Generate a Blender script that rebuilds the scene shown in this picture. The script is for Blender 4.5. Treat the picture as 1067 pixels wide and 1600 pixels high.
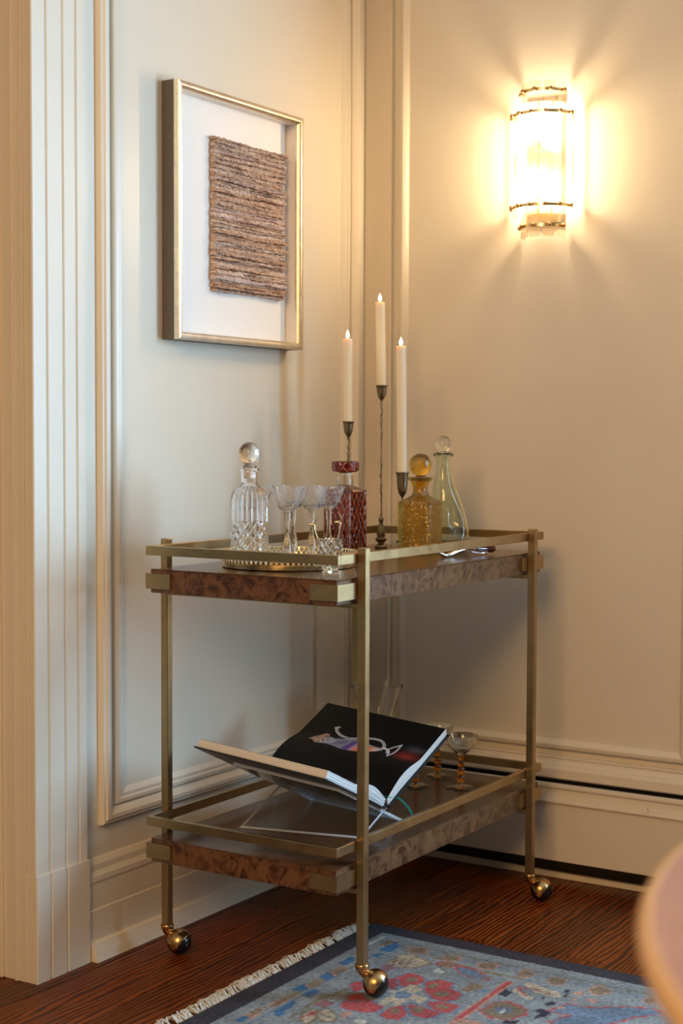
import bpy, bmesh, math, random
import numpy as np
from mathutils import Vector, Matrix

random.seed(7); np.random.seed(7)
SC = bpy.context.scene
COL = SC.collection
PI = math.pi
for o in list(bpy.data.objects): bpy.data.objects.remove(o)

# ------------------------------------------------------------------ camera
FPX = 2389.9                                   # focal length in pixels of the 1067x1600 frame
CAM = np.array([2.0311, -3.3216, 1.04])
PITCH, ROLL, YAW = (math.radians(a) for a in (2.7651, 0.1985, 32.2618))
FW = np.array([-math.sin(YAW)*math.cos(PITCH), math.cos(YAW)*math.cos(PITCH), -math.sin(PITCH)])
_rt = np.array([math.cos(YAW), math.sin(YAW), 0.0]); _up = np.cross(_rt, FW)
RT = math.cos(ROLL)*_rt + math.sin(ROLL)*_up
UP = -math.sin(ROLL)*_rt + math.cos(ROLL)*_up
cd = bpy.data.cameras.new('camera'); cam = bpy.data.objects.new('camera', cd); COL.objects.link(cam)
m = Matrix.Identity(4)
for i in range(3):
    m[i][0], m[i][1], m[i][2], m[i][3] = RT[i], UP[i], -FW[i], CAM[i]
cam.matrix_world = m
cd.sensor_fit = 'VERTICAL'; cd.sensor_height = 36.0; cd.sensor_width = 24.0
cd.lens = FPX/1600*36.0
cd.clip_start = 0.05
cd.dof.use_dof = True; cd.dof.focus_distance = 3.2; cd.dof.aperture_fstop = 4.0
SC.camera = cam

# ------------------------------------------------------------------ light and exposure
SC.view_settings.view_transform = 'Standard'; SC.view_settings.look = 'None'
SC.view_settings.gamma = 1.0; SC.view_settings.use_curve_mapping = False
SC.view_settings.exposure = 0.0
SC.cycles.max_bounces = 14; SC.cycles.transmission_bounces = 14; SC.cycles.transparent_max_bounces = 16
SC.cycles.glossy_bounces = 6; SC.cycles.diffuse_bounces = 4
SC.cycles.sample_clamp_indirect = 4.0
W = bpy.data.worlds.new('world'); SC.world = W; W.use_nodes = True
W.node_tree.nodes['Background'].inputs[0].default_value = (0.55, 0.7, 0.9, 1)
W.node_tree.nodes['Background'].inputs[1].default_value = 0.5

def area(name, loc, aim, sx, sy, power, color):
    l = bpy.data.lights.new(name, 'AREA'); l.shape = 'RECTANGLE'; l.size = sx; l.size_y = sy
    l.energy = power; l.color = color
    o = bpy.data.objects.new(name, l); COL.objects.link(o); o.location = loc
    o.rotation_euler = (Vector(aim)-Vector(loc)).to_track_quat('-Z', 'Z').to_euler()
    return o
area('window_daylight', (2.40, 0.13, 1.36), (2.40, -1.0, 1.36), 1.66, 1.50, 205, (0.43, 0.70, 1.0))
area('ceiling_lamp_light', (1.5, -4.4, 2.5), (1.2, -2.6, 0.6), 1.3, 1.3, 106, (1.0, 0.59, 0.25))

# ------------------------------------------------------------------ small helpers
def ray(px, py):
    return FW + RT*(px-533.5)/FPX - UP*(py-800)/FPX
def on_z(px, py, z):
    d = ray(px, py); return CAM + d*(z-CAM[2])/d[2]

def mesh_obj(name, V, F, mat=None, parent=None, smooth=None, loc=None):
    me = bpy.data.meshes.new(name)
    me.from_pydata([tuple(map(float, v)) for v in V], [], F); me.validate(); me.update()
    bm = bmesh.new(); bm.from_mesh(me)
    bmesh.ops.recalc_face_normals(bm, faces=bm.faces); bm.to_mesh(me); bm.free()
    if smooth is not None:
        for p in me.polygons: p.use_smooth = True
        me.set_sharp_from_angle(angle=math.radians(smooth))
    o = bpy.data.objects.new(name, me); COL.objects.link(o)
    if mat: me.materials.append(mat)
    if parent: o.parent = parent
    if loc is not None: o.location = loc
    return o

def empty(name, loc, label, cat, group=None, rz=0.0):
    o = bpy.data.objects.new(name, None); COL.objects.link(o)
    o.location = loc; o.rotation_euler = (0, 0, rz); o.empty_display_size = 0.05
    o['label'] = label; o['category'] = cat
    if group: o['group'] = group
    return o
def tag(o, label, cat, group=None):
    o['label'] = label; o['category'] = cat
    if group: o['group'] = group
    return o
def struct(o): o['kind'] = 'structure'; return o
def copy_tree(o, parent=None):
    c = o.copy(); COL.objects.link(c); c.parent = parent
    for ch in list(o.children): copy_tree(ch, c)
    return c

class MB:
    """collects vertices and faces for one mesh part"""
    def __init__(s): s.V = []; s.F = []
    def add(s, V, F):
        n = len(s.V); s.V += [tuple(map(float, v)) for v in V]; s.F += [tuple(i+n for i in f) for f in F]; return s
    def box(s, x0, x1, y0, y1, z0, z1, b=0.0):
        bm = bmesh.new()
        vs = [bm.verts.new((x, y, z)) for x in (x0, x1) for y in (y0, y1) for z in (z0, z1)]
        for f in ((0,1,3,2),(4,6,7,5),(0,4,5,1),(2,3,7,6),(0,2,6,4),(1,5,7,3)): bm.faces.new([vs[i] for i in f])
        if b > 0: bmesh.ops.bevel(bm, geom=bm.edges[:], offset=b, segments=1, affect='EDGES', profile=0.5)
        bm.verts.index_update()
        s.add([v.co[:] for v in bm.verts], [[v.index for v in f.verts] for f in bm.faces]); bm.free(); return s
    def obj(s, name, mat, parent=None, smooth=None, loc=None): return mesh_obj(name, s.V, s.F, mat, parent, smooth, loc)

def lathe(prof, n=48, disp=None, cx=0, cy=0, cz=0):
    """prof: list of (r, z); r==0 at an end closes it"""
    V = []; F = []; rows = []
    for i, (r, z) in enumerate(prof):
        if r == 0 and i in (0, len(prof)-1):
            V.append((cx, cy, cz+z)); rows.append([len(V)-1]); continue
        row = []
        for k in range(n):
            a = 2*PI*k/n; rr = r; dx = dy = 0
            if disp: 
                q = disp(a, r, z, i)
                if isinstance(q, tuple): rr, dx, dy = q
                else: rr = q
            V.append((cx+rr*math.cos(a)+dx, cy+rr*math.sin(a)+dy, cz+z)); row.append(len(V)-1)
        rows.append(row)
    for a, b in zip(rows, rows[1:]):
        for k in range(n):
            k2 = (k+1) % n
            if len(a) == 1 and len(b) == 1: continue
            if len(a) == 1: F.append((a[0], b[k], b[k2]))
            elif len(b) == 1: F.append((a[k], b[0], a[k2]))
            else: F.append((a[k], b[k], b[k2], a[k2]))
    return V, F

def ball(cx, cy, cz, r, n=16, sq=1.0):
    p = [(0 if i in (0, n//2) else r*math.sin(PI*i/(n//2)), -r*sq*math.cos(PI*i/(n//2))) for i in range(n//2+1)]
    return lathe(p, n, cx=cx, cy=cy, cz=cz)

def tube(path, rad, n=10, cap=True):
    P = [Vector(p) for p in path]; R = rad if isinstance(rad, (list, tuple)) else [rad]*len(P)
    V = []; F = []; up = None
    for i, p in enumerate(P):
        t = (P[min(i+1, len(P)-1)]-P[max(i-1, 0)]).normalized()
        if up is None:
            up = t.orthogonal().normalized()
        up = (up - t*up.dot(t)).normalized(); sd = t.cross(up)
        for k in range(n):
            a = 2*PI*k/n; V.append(tuple(p+(up*math.cos(a)+sd*math.sin(a))*R[i]))
    for i in range(len(P)-1):
        for k in range(n):
            F.append((i*n+k, i*n+(k+1) % n, (i+1)*n+(k+1) % n, (i+1)*n+k))
    if cap: F.append(tuple(range(n))[::-1]); F.append(tuple(range((len(P)-1)*n, len(P)*n)))
    return V, F

def extrude_poly(poly, axis, a0, a1):
    """poly of 2D points; axis 'x','y','z' is the extrusion axis, a0..a1"""
    n = len(poly); V = []
    for a in (a0, a1):
        for (p, q) in poly:
            V.append({'x': (a, p, q), 'y': (p, a, q), 'z': (p, q, a)}[axis])
    F = [tuple(range(n))[::-1], tuple(range(n, 2*n))] + [(i, (i+1) % n, n+(i+1) % n, n+i) for i in range(n)]
    return V, F

def smooth_path(pts, n=8):
    """Catmull-Rom through pts"""
    P = [np.array(p, float) for p in pts]; P = [2*P[0]-P[1]] + P + [2*P[-1]-P[-2]]; out = []
    for i in range(1, len(P)-2):
        for k in range(n):
            t = k/n
            out.append(0.5*((2*P[i])+(-P[i-1]+P[i+1])*t+(2*P[i-1]-5*P[i]+4*P[i+1]-P[i+2])*t*t+(-P[i-1]+3*P[i]-3*P[i+1]+P[i+2])*t**3))
    out.append(P[-2]); return [tuple(p) for p in out]

# ------------------------------------------------------------------ materials
def new_mat(name):
    mt = bpy.data.materials.new(name); mt.use_nodes = True
    nt = mt.node_tree; return mt, nt, nt.nodes['Principled BSDF']
def nd(nt, t, **kw):
    n = nt.nodes.new(t)
    for k, v in kw.items(): setattr(n, k, v)
    return n
def ramp(nt, fac, stops):
    r = nd(nt, 'ShaderNodeValToRGB'); e = r.color_ramp.elements
    while len(e) < len(stops): e.new(0.5)
    for el, (p, c) in zip(e, stops): el.position = p; el.color = (*c, 1)
    nt.links.new(fac, r.inputs[0]); return r.outputs[0]
def coords(nt, kind='Object', scale=(1, 1, 1), rot=(0, 0, 0)):
    tc = nd(nt, 'ShaderNodeTexCoord'); mp = nd(nt, 'ShaderNodeMapping')
    mp.inputs['Scale'].default_value = scale; mp.inputs['Rotation'].default_value = rot
    nt.links.new(tc.outputs[kind], mp.inputs[0]); return mp.outputs[0]
def noise(nt, vec, scale, detail=4, rough=0.5, dist=0.0):
    n = nd(nt, 'ShaderNodeTexNoise'); n.inputs['Scale'].default_value = scale; n.inputs['Detail'].default_value = detail
    n.inputs['Roughness'].default_value = rough; n.inputs['Distortion'].default_value = dist
    nt.links.new(vec, n.inputs['Vector']); return n
def bump(nt, b, h, strength, dist=0.001):
    n = nd(nt, 'ShaderNodeBump'); n.inputs['Strength'].default_value = strength; n.inputs['Distance'].default_value = dist
    nt.links.new(h, n.inputs['Height']); nt.links.new(n.outputs[0], b.inputs['Normal'])
def simple(name, col, rough=0.5, metal=0.0, **kw):
    mt, nt, b = new_mat(name)
    b.inputs['Base Color'].default_value = (*col, 1); b.inputs['Roughness'].default_value = rough; b.inputs['Metallic'].default_value = metal
    for k, v in kw.items(): b.inputs[k.replace('_', ' ')].default_value = v
    return mt

def mat_paint():
    mt, nt, b = new_mat('cream_paint'); v = coords(nt)
    n1 = noise(nt, v, 3, 3); c = ramp(nt, n1.outputs[0], [(0.3, (0.73, 0.655, 0.52)), (0.7, (0.77, 0.70, 0.565))])
    nt.links.new(c, b.inputs['Base Color']); b.inputs['Roughness'].default_value = 0.34
    n2 = noise(nt, v, 60, 4, 0.6); bump(nt, b, n2.outputs[0], 0.25, 0.002); return mt
def mat_ceiling(): return simple('ceiling_cream', (0.50, 0.46, 0.40), 0.8)

def metal_mat(name, col, rough, var=0.25, scale=40, stretch=(1, 1, 1)):
    mt, nt, b = new_mat(name); v = coords(nt, scale=stretch)
    n = noise(nt, v, scale, 5, 0.6)
    c = ramp(nt, n.outputs[0], [(0.25, tuple(x*(1-var) for x in col)), (0.75, tuple(min(1, x*(1+var)) for x in col))])
    nt.links.new(c, b.inputs['Base Color']); b.inputs['Metallic'].default_value = 1.0
    mr = nd(nt, 'ShaderNodeMapRange'); mr.inputs[3].default_value = max(0.02, rough-0.07); mr.inputs[4].default_value = rough+0.08
    nt.links.new(n.outputs[0], mr.inputs[0]); nt.links.new(mr.outputs[0], b.inputs['Roughness'])
    return mt

def mat_burl(name, dark, mid, light, rough, coat=0.3):
    mt, nt, b = new_mat(name); v = coords(nt, scale=(1, 1, 1))
    w = noise(nt, v, 9, 4, 0.6, 1.5)
    mx = nd(nt, 'ShaderNodeMixRGB'); mx.inputs[0].default_value = 0.12; nt.links.new(v, mx.inputs[1]); nt.links.new(w.outputs['Color'], mx.inputs[2])
    n1 = noise(nt, mx.outputs[0], 34, 8, 0.72, 2.8)
    vo = nd(nt, 'ShaderNodeTexVoronoi'); vo.inputs['Scale'].default_value = 46; nt.links.new(mx.outputs[0], vo.inputs['Vector'])
    ml = nd(nt, 'ShaderNodeMath', operation='MULTIPLY_ADD'); nt.links.new(vo.outputs['Distance'], ml.inputs[0]); ml.inputs[1].default_value = 0.32
    nt.links.new(n1.outputs[0], ml.inputs[2])
    c = ramp(nt, ml.outputs[0], [(0.36, dark), (0.56, mid), (0.74, light)])
    nt.links.new(c, b.inputs['Base Color']); b.inputs['Roughness'].default_value = rough
    b.inputs['Coat Weight'].default_value = coat; b.inputs['Specular IOR Level'].default_value = 0.36; b.inputs['Coat Roughness'].default_value = 0.12
    return mt

def mat_floor():
    mt, nt, b = new_mat('oak_floor'); oi = nd(nt, 'ShaderNodeObjectInfo'); tc = nd(nt, 'ShaderNodeTexCoord')
    cmb = nd(nt, 'ShaderNodeCombineXYZ')
    for k, mul in ((0, 37.0), (1, 91.0)):
        mm = nd(nt, 'ShaderNodeMath', operation='MULTIPLY'); mm.inputs[1].default_value = mul
        nt.links.new(oi.outputs['Random'], mm.inputs[0]); nt.links.new(mm.outputs[0], cmb.inputs[k])
    ad = nd(nt, 'ShaderNodeVectorMath', operation='ADD'); nt.links.new(tc.outputs['Object'], ad.inputs[0]); nt.links.new(cmb.outputs[0], ad.inputs[1])
    mp = nd(nt, 'ShaderNodeMapping'); mp.inputs['Scale'].default_value = (1.0, 0.16, 1.0); nt.links.new(ad.outputs[0], mp.inputs[0])
    wv = nd(nt, 'ShaderNodeTexWave', wave_type='BANDS', bands_direction='X'); wv.inputs['Scale'].default_value = 26
    wv.inputs['Distortion'].default_value = 11; wv.inputs['Detail'].default_value = 3; wv.inputs['Detail Scale'].default_value = 0.9
    nt.links.new(mp.outputs[0], wv.inputs['Vector'])
    mp2 = nd(nt, 'ShaderNodeMapping'); mp2.inputs['Scale'].default_value = (1.0, 0.05, 1.0); nt.links.new(ad.outputs[0], mp2.inputs[0])
    n = noise(nt, mp2.outputs[0], 420, 4, 0.7)
    mx = nd(nt, 'ShaderNodeMath', operation='MULTIPLY_ADD'); nt.links.new(n.outputs[0], mx.inputs[0]); mx.inputs[1].default_value = 0.55
    nt.links.new(wv.outputs['Fac'], mx.inputs[2])
    c = ramp(nt, mx.outputs[0], [(0.2, (0.024, 0.0040, 0.0008)), (0.62, (0.092, 0.0150, 0.0018)), (1.0, (0.19, 0.037, 0.0045))])
    hs = nd(nt, 'ShaderNodeHueSaturation'); nt.links.new(c, hs.inputs['Color'])
    mr = nd(nt, 'ShaderNodeMapRange'); mr.inputs[3].default_value = 0.7; mr.inputs[4].default_value = 1.3
    nt.links.new(oi.outputs['Random'], mr.inputs[0]); nt.links.new(mr.outputs[0], hs.inputs['Value'])
    nt.links.new(hs.outputs[0], b.inputs['Base Color']); b.inputs['Roughness'].default_value = 0.34; b.inputs['Specular IOR Level'].default_value = 0.2
    bump(nt, b, mx.outputs[0], 0.25, 0.0006); return mt

def glass_mat(name, col=(1, 1, 1), rough=0.0, ior=1.5, attr=None, bump_scale=None, bump_str=0.3, weight=1.0):
    mt, nt, b = new_mat(name)
    b.inputs['Base Color'].default_value = (*col, 1); b.inputs['Roughness'].default_value = rough
    b.inputs['IOR'].default_value = ior; b.inputs['Transmission Weight'].default_value = weight
    if attr:
        a = nd(nt, 'ShaderNodeAttribute', attribute_name=attr); nt.links.new(a.outputs['Color'], b.inputs['Base Color'])
    if bump_scale:
        v = coords(nt); n = noise(nt, v, bump_scale, 3, 0.6, 0.5); bump(nt, b, n.outputs[0], bump_str, 0.003)
    return mt
def thin_glass(name, col, gloss, trans=0.0, rough=0.05):
    """clear or milky thin pane: transparent + translucent + fresnel gloss"""
    mt, nt, b = new_mat(name); nt.nodes.remove(b); out = nt.nodes['Material Output']
    tr = nd(nt, 'ShaderNodeBsdfTransparent'); tr.inputs[0].default_value = (*col, 1)
    tl = nd(nt, 'ShaderNodeBsdfTranslucent'); tl.inputs[0].default_value = (*col, 1)
    gl = nd(nt, 'ShaderNodeBsdfGlossy'); gl.inputs['Roughness'].default_value = rough
    m1 = nd(nt, 'ShaderNodeMixShader'); m1.inputs[0].default_value = trans; nt.links.new(tr.outputs[0], m1.inputs[1]); nt.links.new(tl.outputs[0], m1.inputs[2])
    lw = nd(nt, 'ShaderNodeLayerWeight'); pw_ = nd(nt, 'ShaderNodeMath', operation='POWER'); nt.links.new(lw.outputs['Facing'], pw_.inputs[0]); pw_.inputs[1].default_value = 5.0
    mu = nd(nt, 'ShaderNodeMath', operation='MULTIPLY_ADD'); nt.links.new(pw_.outputs[0], mu.inputs[0]); mu.inputs[1].default_value = 0.8; mu.inputs[2].default_value = gloss+0.03
    m2 = nd(nt, 'ShaderNodeMixShader'); nt.links.new(mu.outputs[0], m2.inputs[0]); nt.links.new(m1.outputs[0], m2.inputs[1]); nt.links.new(gl.outputs[0], m2.inputs[2])
    nt.links.new(m2.outputs[0], out.inputs[0]); return mt
def emit_mat(name, col, s):
    mt, nt, b = new_mat(name); b.inputs['Base Color'].default_value = (*col, 1)
    b.inputs['Emission Color'].default_value = (*col, 1); b.inputs['Emission Strength'].default_value = s; return mt
def attr_mat(name, attr, rough=0.9, coat=0.0, bumps=None, sheen=0.0, spec=0.5):
    mt, nt, b = new_mat(name); a = nd(nt, 'ShaderNodeAttribute', attribute_name=attr)
    nt.links.new(a.outputs['Color'], b.inputs['Base Color']); b.inputs['Roughness'].default_value = rough
    b.inputs['Coat Weight'].default_value = coat; b.inputs['Specular IOR Level'].default_value = spec; b.inputs['Sheen Weight'].default_value = sheen
    if bumps:
        v = coords(nt); n = noise(nt, v, bumps, 2); bump(nt, b, n.outputs[0], 0.7, 0.002)
    return mt
def mat_wax():
    mt, nt, b = new_mat('beeswax'); b.inputs['Base Color'].default_value = (0.88, 0.78, 0.58, 1); b.inputs['Roughness'].default_value = 0.5
    b.inputs['Subsurface Weight'].default_value = 0.6; b.inputs['Subsurface Radius'].default_value = (0.02, 0.012, 0.006); b.inputs['Subsurface Scale'].default_value = 0.6
    return mt

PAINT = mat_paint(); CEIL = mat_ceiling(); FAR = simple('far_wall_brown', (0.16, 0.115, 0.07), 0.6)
BRASS = metal_mat('antique_brass', (0.42, 0.295, 0.145), 0.36, 0.12, 30)
CASTER = metal_mat('caster_brass', (0.55, 0.34, 0.14), 0.27, 0.15, 60)
BRONZE = metal_mat('aged_bronze', (0.22, 0.17, 0.10), 0.42, 0.5, 120)
GOLD = metal_mat('gilt', (0.82, 0.66, 0.38), 0.24, 0.2, 80)
SILVER = metal_mat('silver', (0.75, 0.73, 0.70), 0.16, 0.08, 60)
CHAMP = metal_mat('champagne_leaf', (0.72, 0.65, 0.53), 0.33, 0.15, 50)
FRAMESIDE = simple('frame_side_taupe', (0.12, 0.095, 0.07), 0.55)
BURL = mat_burl('burl_veneer', (0.014, 0.005, 0.0023), (0.054, 0.021, 0.0092), (0.16, 0.077, 0.035), 0.32)
TOPWOOD = mat_burl('lacquered_top', (0.05, 0.022, 0.011), (0.075, 0.034, 0.016), (0.115, 0.055, 0.026), 0.2, 0.0)
OAK = mat_floor()
BLACKRUB = simple('black_ball', (0.008, 0.008, 0.01), 0.12)
BLACK = simple('matte_black', (0.011, 0.010, 0.008), 0.6)
CRYSTAL = glass_mat('cut_crystal', (1, 1, 1), 0.0, 1.52)
CLEAR = glass_mat('clear_glass', (0.98, 1, 0.99), 0.0, 1.45)
ETCH = glass_mat('etched_glass', (1, 1, 1), 0.0, 1.45)
def etch_pattern(mt):
    nt = mt.node_tree; b = nt.nodes['Principled BSDF']; out = nt.nodes['Material Output']
    v = coords(nt); n = noise(nt, v, 210, 3, 0.6, 1.0); f = ramp(nt, n.outputs[0], [(0.50, (0, 0, 0)), (0.58, (0.26, 0.26, 0.26))])
    tl = nd(nt, 'ShaderNodeBsdfTranslucent'); tl.inputs[0].default_value = (0.95, 0.95, 0.95, 1); df = nd(nt, 'ShaderNodeBsdfDiffuse'); df.inputs[0].default_value = (0.9, 0.9, 0.9, 1)
    m1 = nd(nt, 'ShaderNodeMixShader'); nt.links.new(tl.outputs[0], m1.inputs[1]); nt.links.new(df.outputs[0], m1.inputs[2])
    m2 = nd(nt, 'ShaderNodeMixShader'); nt.links.new(f, m2.inputs[0]); nt.links.new(b.outputs[0], m2.inputs[1]); nt.links.new(m1.outputs[0], m2.inputs[2]); nt.links.new(m2.outputs[0], out.inputs[0])
etch_pattern(ETCH)
AMBER = glass_mat('amber_glass', (0.82, 0.60, 0.12), 0.0, 1.5)
def crackle(mt):
    nt = mt.node_tree; b = nt.nodes['Principled BSDF']; v = coords(nt); vo = nd(nt, 'ShaderNodeTexVoronoi', feature='DISTANCE_TO_EDGE'); vo.inputs['Scale'].default_value = 250
    nt.links.new(v, vo.inputs['Vector']); bump(nt, b, vo.outputs['Distance'], 0.55, 0.0025)
crackle(AMBER)
AMBERS = glass_mat('amber_stem_glass', (0.85, 0.33, 0.03), 0.0, 1.5)
AMBERB = glass_mat('amber_ball_glass', (0.82, 0.55, 0.10), 0.0, 1.5, bump_scale=200, bump_str=0.3)
GREEN = glass_mat('green_glass', (0.86, 0.91, 0.79), 0.0, 1.47)
RUBY = glass_mat('ruby_flashed_glass', (1, 1, 1), 0.02, 1.5, attr='col')
ACRYL = thin_glass('acrylic', (0.95, 0.97, 0.98), 0.015, 0.0, 0.02)
ACRYLE = glass_mat('acrylic_edge', (0.95, 0.98, 1.0), 0.35, 1.3, weight=0.35)
SCGLASS = thin_glass('sconce_glass', (1.0, 0.97, 0.92), 0.02, 0.03, 0.15)
SCGLASS2 = thin_glass('sconce_end_glass', (1.0, 0.95, 0.86), 0.04, 0.25, 0.1)
WAX = mat_wax()
WICK = simple('wick', (0.02, 0.015, 0.01), 0.9)
FLAME = emit_mat('flame', (1.0, 0.72, 0.35), 22)
BULB = emit_mat('bulb', (1.0, 0.76, 0.50), 420)

# ------------------------------------------------------------------ room shell
RX, RY, RZ = 4.6, -5.4, 2.75          # far corner of the room
fl = MB().box(-1.6, RX+0.2, RY-0.2, 0.3, -0.2, -0.012).obj('floor', simple('subfloor', (0.03, 0.012, 0.006), 0.7)); struct(fl)
pw = 0.083; x = -0.2; random.seed(3)
while x < RX-0.05:
    y = 0.0-random.uniform(0, 0.9); ys = [0.0, y]
    while y > RY: y -= random.uniform(0.9, 1.75); ys.append(max(y, RY))
    for a, b_ in zip(ys, ys[1:]):
        if a-b_ < 0.02: continue
        L = a-b_-0.0008
        p = MB().box(-pw/2+0.0005, pw/2-0.0005, -L/2, L/2, -0.012, 0.0, 0.0012).obj('plank', OAK, fl)
        p.location = (x+pw/2, (a+b_)/2, 0)
    x += pw
cl = MB().box(-1.6, RX+0.2, RY-0.2, 0.3, RZ, RZ+0.15).obj('ceiling', CEIL); struct(cl)
YC = -1.209                           # casing corner of the doorway
wl = MB().box(-0.14, 0.0, YC+0.012, 0.0, 0.0, RZ).box(-0.14, 0.0, -2.35, YC+0.012, 2.15, RZ).box(-0.14, 0.0, RY, -2.35, 0.0, RZ).obj('wall_left', PAINT); struct(wl)
wx0, wx1, wz0, wz1 = 1.55, 3.25, 0.58, 2.14     # window beside the panelled bay, above the heater
wb = MB().box(-1.6, wx0, 0.0, 0.2, 0.0, RZ).box(wx1, RX+0.2, 0.0, 0.2, 0.0, RZ).box(wx0, wx1, 0.0, 0.2, 0.0, wz0).box(wx0, wx1, 0.0, 0.2, wz1, RZ).obj('wall_back', PAINT); struct(wb)
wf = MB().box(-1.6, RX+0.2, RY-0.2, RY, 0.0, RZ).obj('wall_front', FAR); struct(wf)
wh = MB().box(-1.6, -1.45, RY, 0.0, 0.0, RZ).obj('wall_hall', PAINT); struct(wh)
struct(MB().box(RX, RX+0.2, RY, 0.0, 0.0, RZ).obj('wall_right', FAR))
wn = MB()
for a in (wx0, (wx0+wx1)/2-0.02, wx1-0.04): wn.box(a, a+0.04, 0.06, 0.10, wz0, wz1)
for a in (wz0, (wz0+wz1)/2-0.02, wz1-0.04): wn.box(wx0, wx1, 0.06, 0.10, a, a+0.04)
struct(wn.obj('window_1', PAINT))

# panel mouldings: a bead profile swept round a rectangle on a wall
def ring_trim(name, wall, a0, a1, z0, z1, prof):
    """prof: list of (inset from outer edge, height off the wall); wall 'x' (plane x=0) or 'y' (plane y=0)"""
    V = []; F = []; n = len(prof)
    for (ca, cz, sa, sz) in ((a0, z0, 1, 1), (a1, z0, -1, 1), (a1, z1, -1, -1), (a0, z1, 1, -1)):
        for (i, h) in prof:
            a, z = ca+sa*i, cz+sz*i
            V.append((h, a, z) if wall == 'x' else (a, -h, z))
    for k in range(4):
        for j in range(n-1):
            F.append((k*n+j, ((k+1) % 4)*n+j, ((k+1) % 4)*n+j+1, k*n+j+1))
    o = mesh_obj(name, V, F, PAINT, None, 40); struct(o); return o
OUTER = [(0, 0), (0.001, 0.010), (0.004, 0.013), (0.008, 0.013), (0.011, 0.017), (0.019, 0.018), (0.026, 0.012), (0.0305, 0.005), (0.031, 0)]
INNER = [(0, 0), (0.0005, 0.007), (0.005, 0.010), (0.010, 0.011), (0.013, 0.007), (0.02, 0.009), (0.026, 0.004), (0.030, 0.0)]
ring_trim('trim_1', 'x', -1.014, -0.036, 0.262, 2.45, OUTER)
ring_trim('trim_2', 'x', -0.968, -0.082, 0.296, 2.40, INNER)
ring_trim('trim_3', 'y', 0.0765, 0.90, 0.2815, 2.45, [(0, 0), (0.0005, 0.008), (0.004, 0.011), (0.008, 0.009), (0.0095, 0.0)])
ring_trim('trim_4', 'y', 0.106, 0.868, 0.3045, 2.42, [(0, 0), (0.001, 0.009), (0.006, 0.014), (0.013, 0.015), (0.018, 0.011), (0.0235, 0.003), (0.024, 0)])
ring_trim('trim_5', 'y', 0.99, 1.42, 0.2815, 2.45, OUTER)

# door casing with its grooves and the plinth block, one profile each
def grooved(name, y0, y1, grooves, d, z0, z1, face, jamb=True):
    """board on the left wall with V grooves at y in grooves; the doorway side returns along the jamb"""
    pts = [(face-0.14 if jamb else 0.0, y0)]
    pts.append((face-0.002, y0)); pts.append((face, y0+0.002))
    for g in grooves: pts += [(face, g-d), (face-d*1.1, g), (face, g+d)]
    pts += [(face, y1-0.002), (face-0.002, y1), (0.0, y1), (0.0, y0+0.011), (face-0.14 if jamb else 0.0, y0+0.011)]
    V, F = extrude_poly(pts, 'z', z0, z1); o = mesh_obj(name, V, F, PAINT); struct(o); return o
grooved('trim_6', YC, -1.0625, (-1.1702, -1.1248, -1.0880), 0.0034, 0.206, 2.25, 0.016)
pl = grooved('trim_7', YC-0.001, -1.0585, (-1.1702, -1.1248), 0.0034, 0.0, 0.206, 0.0195)
# jamb stop bead and hall-side casing inside the doorway
struct(MB().box(-0.10, -0.006, YC-0.004, YC, 0.0, 2.15, 0.001).box(-0.0335, -0.0265, YC-0.0085, YC-0.002, 0.0, 2.15, 0.0015).box(-0.15, -0.0625, YC-0.012, YC, 0.0, 2.15, 0.003).obj('trim_8', PAINT))
struct(MB().box(-0.14, 0.016, -2.35, YC, 2.15, 2.25, 0.003).obj('trim_9', PAINT))
# left baseboard: shoe, skirting and cap in one profile
bp = [(0, 0), (0.035, 0), (0.030, 0.016), (0.022, 0.034), (0.0145, 0.037), (0.0145, 0.098), (0.0125, 0.101), (0.0125, 0.150), (0.0145, 0.156), (0.0145, 0.166), (0.009, 0.176), (0.009, 0.188), (0.004, 0.198), (0, 0.2)]
V, F = extrude_poly([(a, z) for a, z in bp], 'y', -1.0565, 0.0); struct(mesh_obj('baseboard_left', V, F, PAINT))
# moulded ledge of the back wall above the heater
bp = [(0, 0.236), (-0.026, 0.238), (-0.030, 0.242), (-0.030, 0.262), (-0.026, 0.268), (-0.016, 0.272), (-0.013, 0.281), (-0.004, 0.284), (0, 0.284)]
V, F = extrude_poly(bp, 'x', 0.0, RX); struct(mesh_obj('trim_10', V, F, PAINT))
struct(MB().box(0.04, RX, -0.022, 0.0, 0.0, 0.021, 0.002).obj('baseboard_back', PAINT))

# ------------------------------------------------------------------ baseboard heater
ht = empty('baseboard_heater', (1.6, -0.03, 0.0), 'cream painted baseboard heater with a black top slot along the wall', 'heater')
hx0, hx1 = -1.50, 1.7
def hp(name, poly, mat=PAINT):
    V, F = extrude_poly(poly, 'x', hx0, hx1); return mesh_obj(name, V, F, mat, ht, 40)
hp('front_panel', [(-0.020, 0.052), (-0.022, 0.050), (-0.024, 0.052), (-0.024, 0.188), (-0.020, 0.188)])
hp('lower_lip', [(-0.020, 0.186), (-0.030, 0.188), (-0.031, 0.192), (-0.029, 0.196), (-0.020, 0.197)])
hp('damper_band', [(-0.010, 0.194), (-0.020, 0.194), (-0.016, 0.224), (-0.010, 0.224)])
hp('upper_lip', [(-0.010, 0.220), (-0.022, 0.222), (-0.0235, 0.226), (-0.022, 0.231), (-0.010, 0.232)])
hp('slot_lining', [(0.028, 0.215), (-0.008, 0.215), (-0.008, 0.219), (0.024, 0.219), (0.024, 0.236), (0.028, 0.236)], BLACK)
hp('fin_core_gap_shade', [(0.006, 0.0225), (-0.006, 0.0225), (-0.017, 0.046), (-0.017, 0.18), (0.008, 0.18)], BLACK)  # black fins, carried down to paint the shade of the open bottom gap
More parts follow.
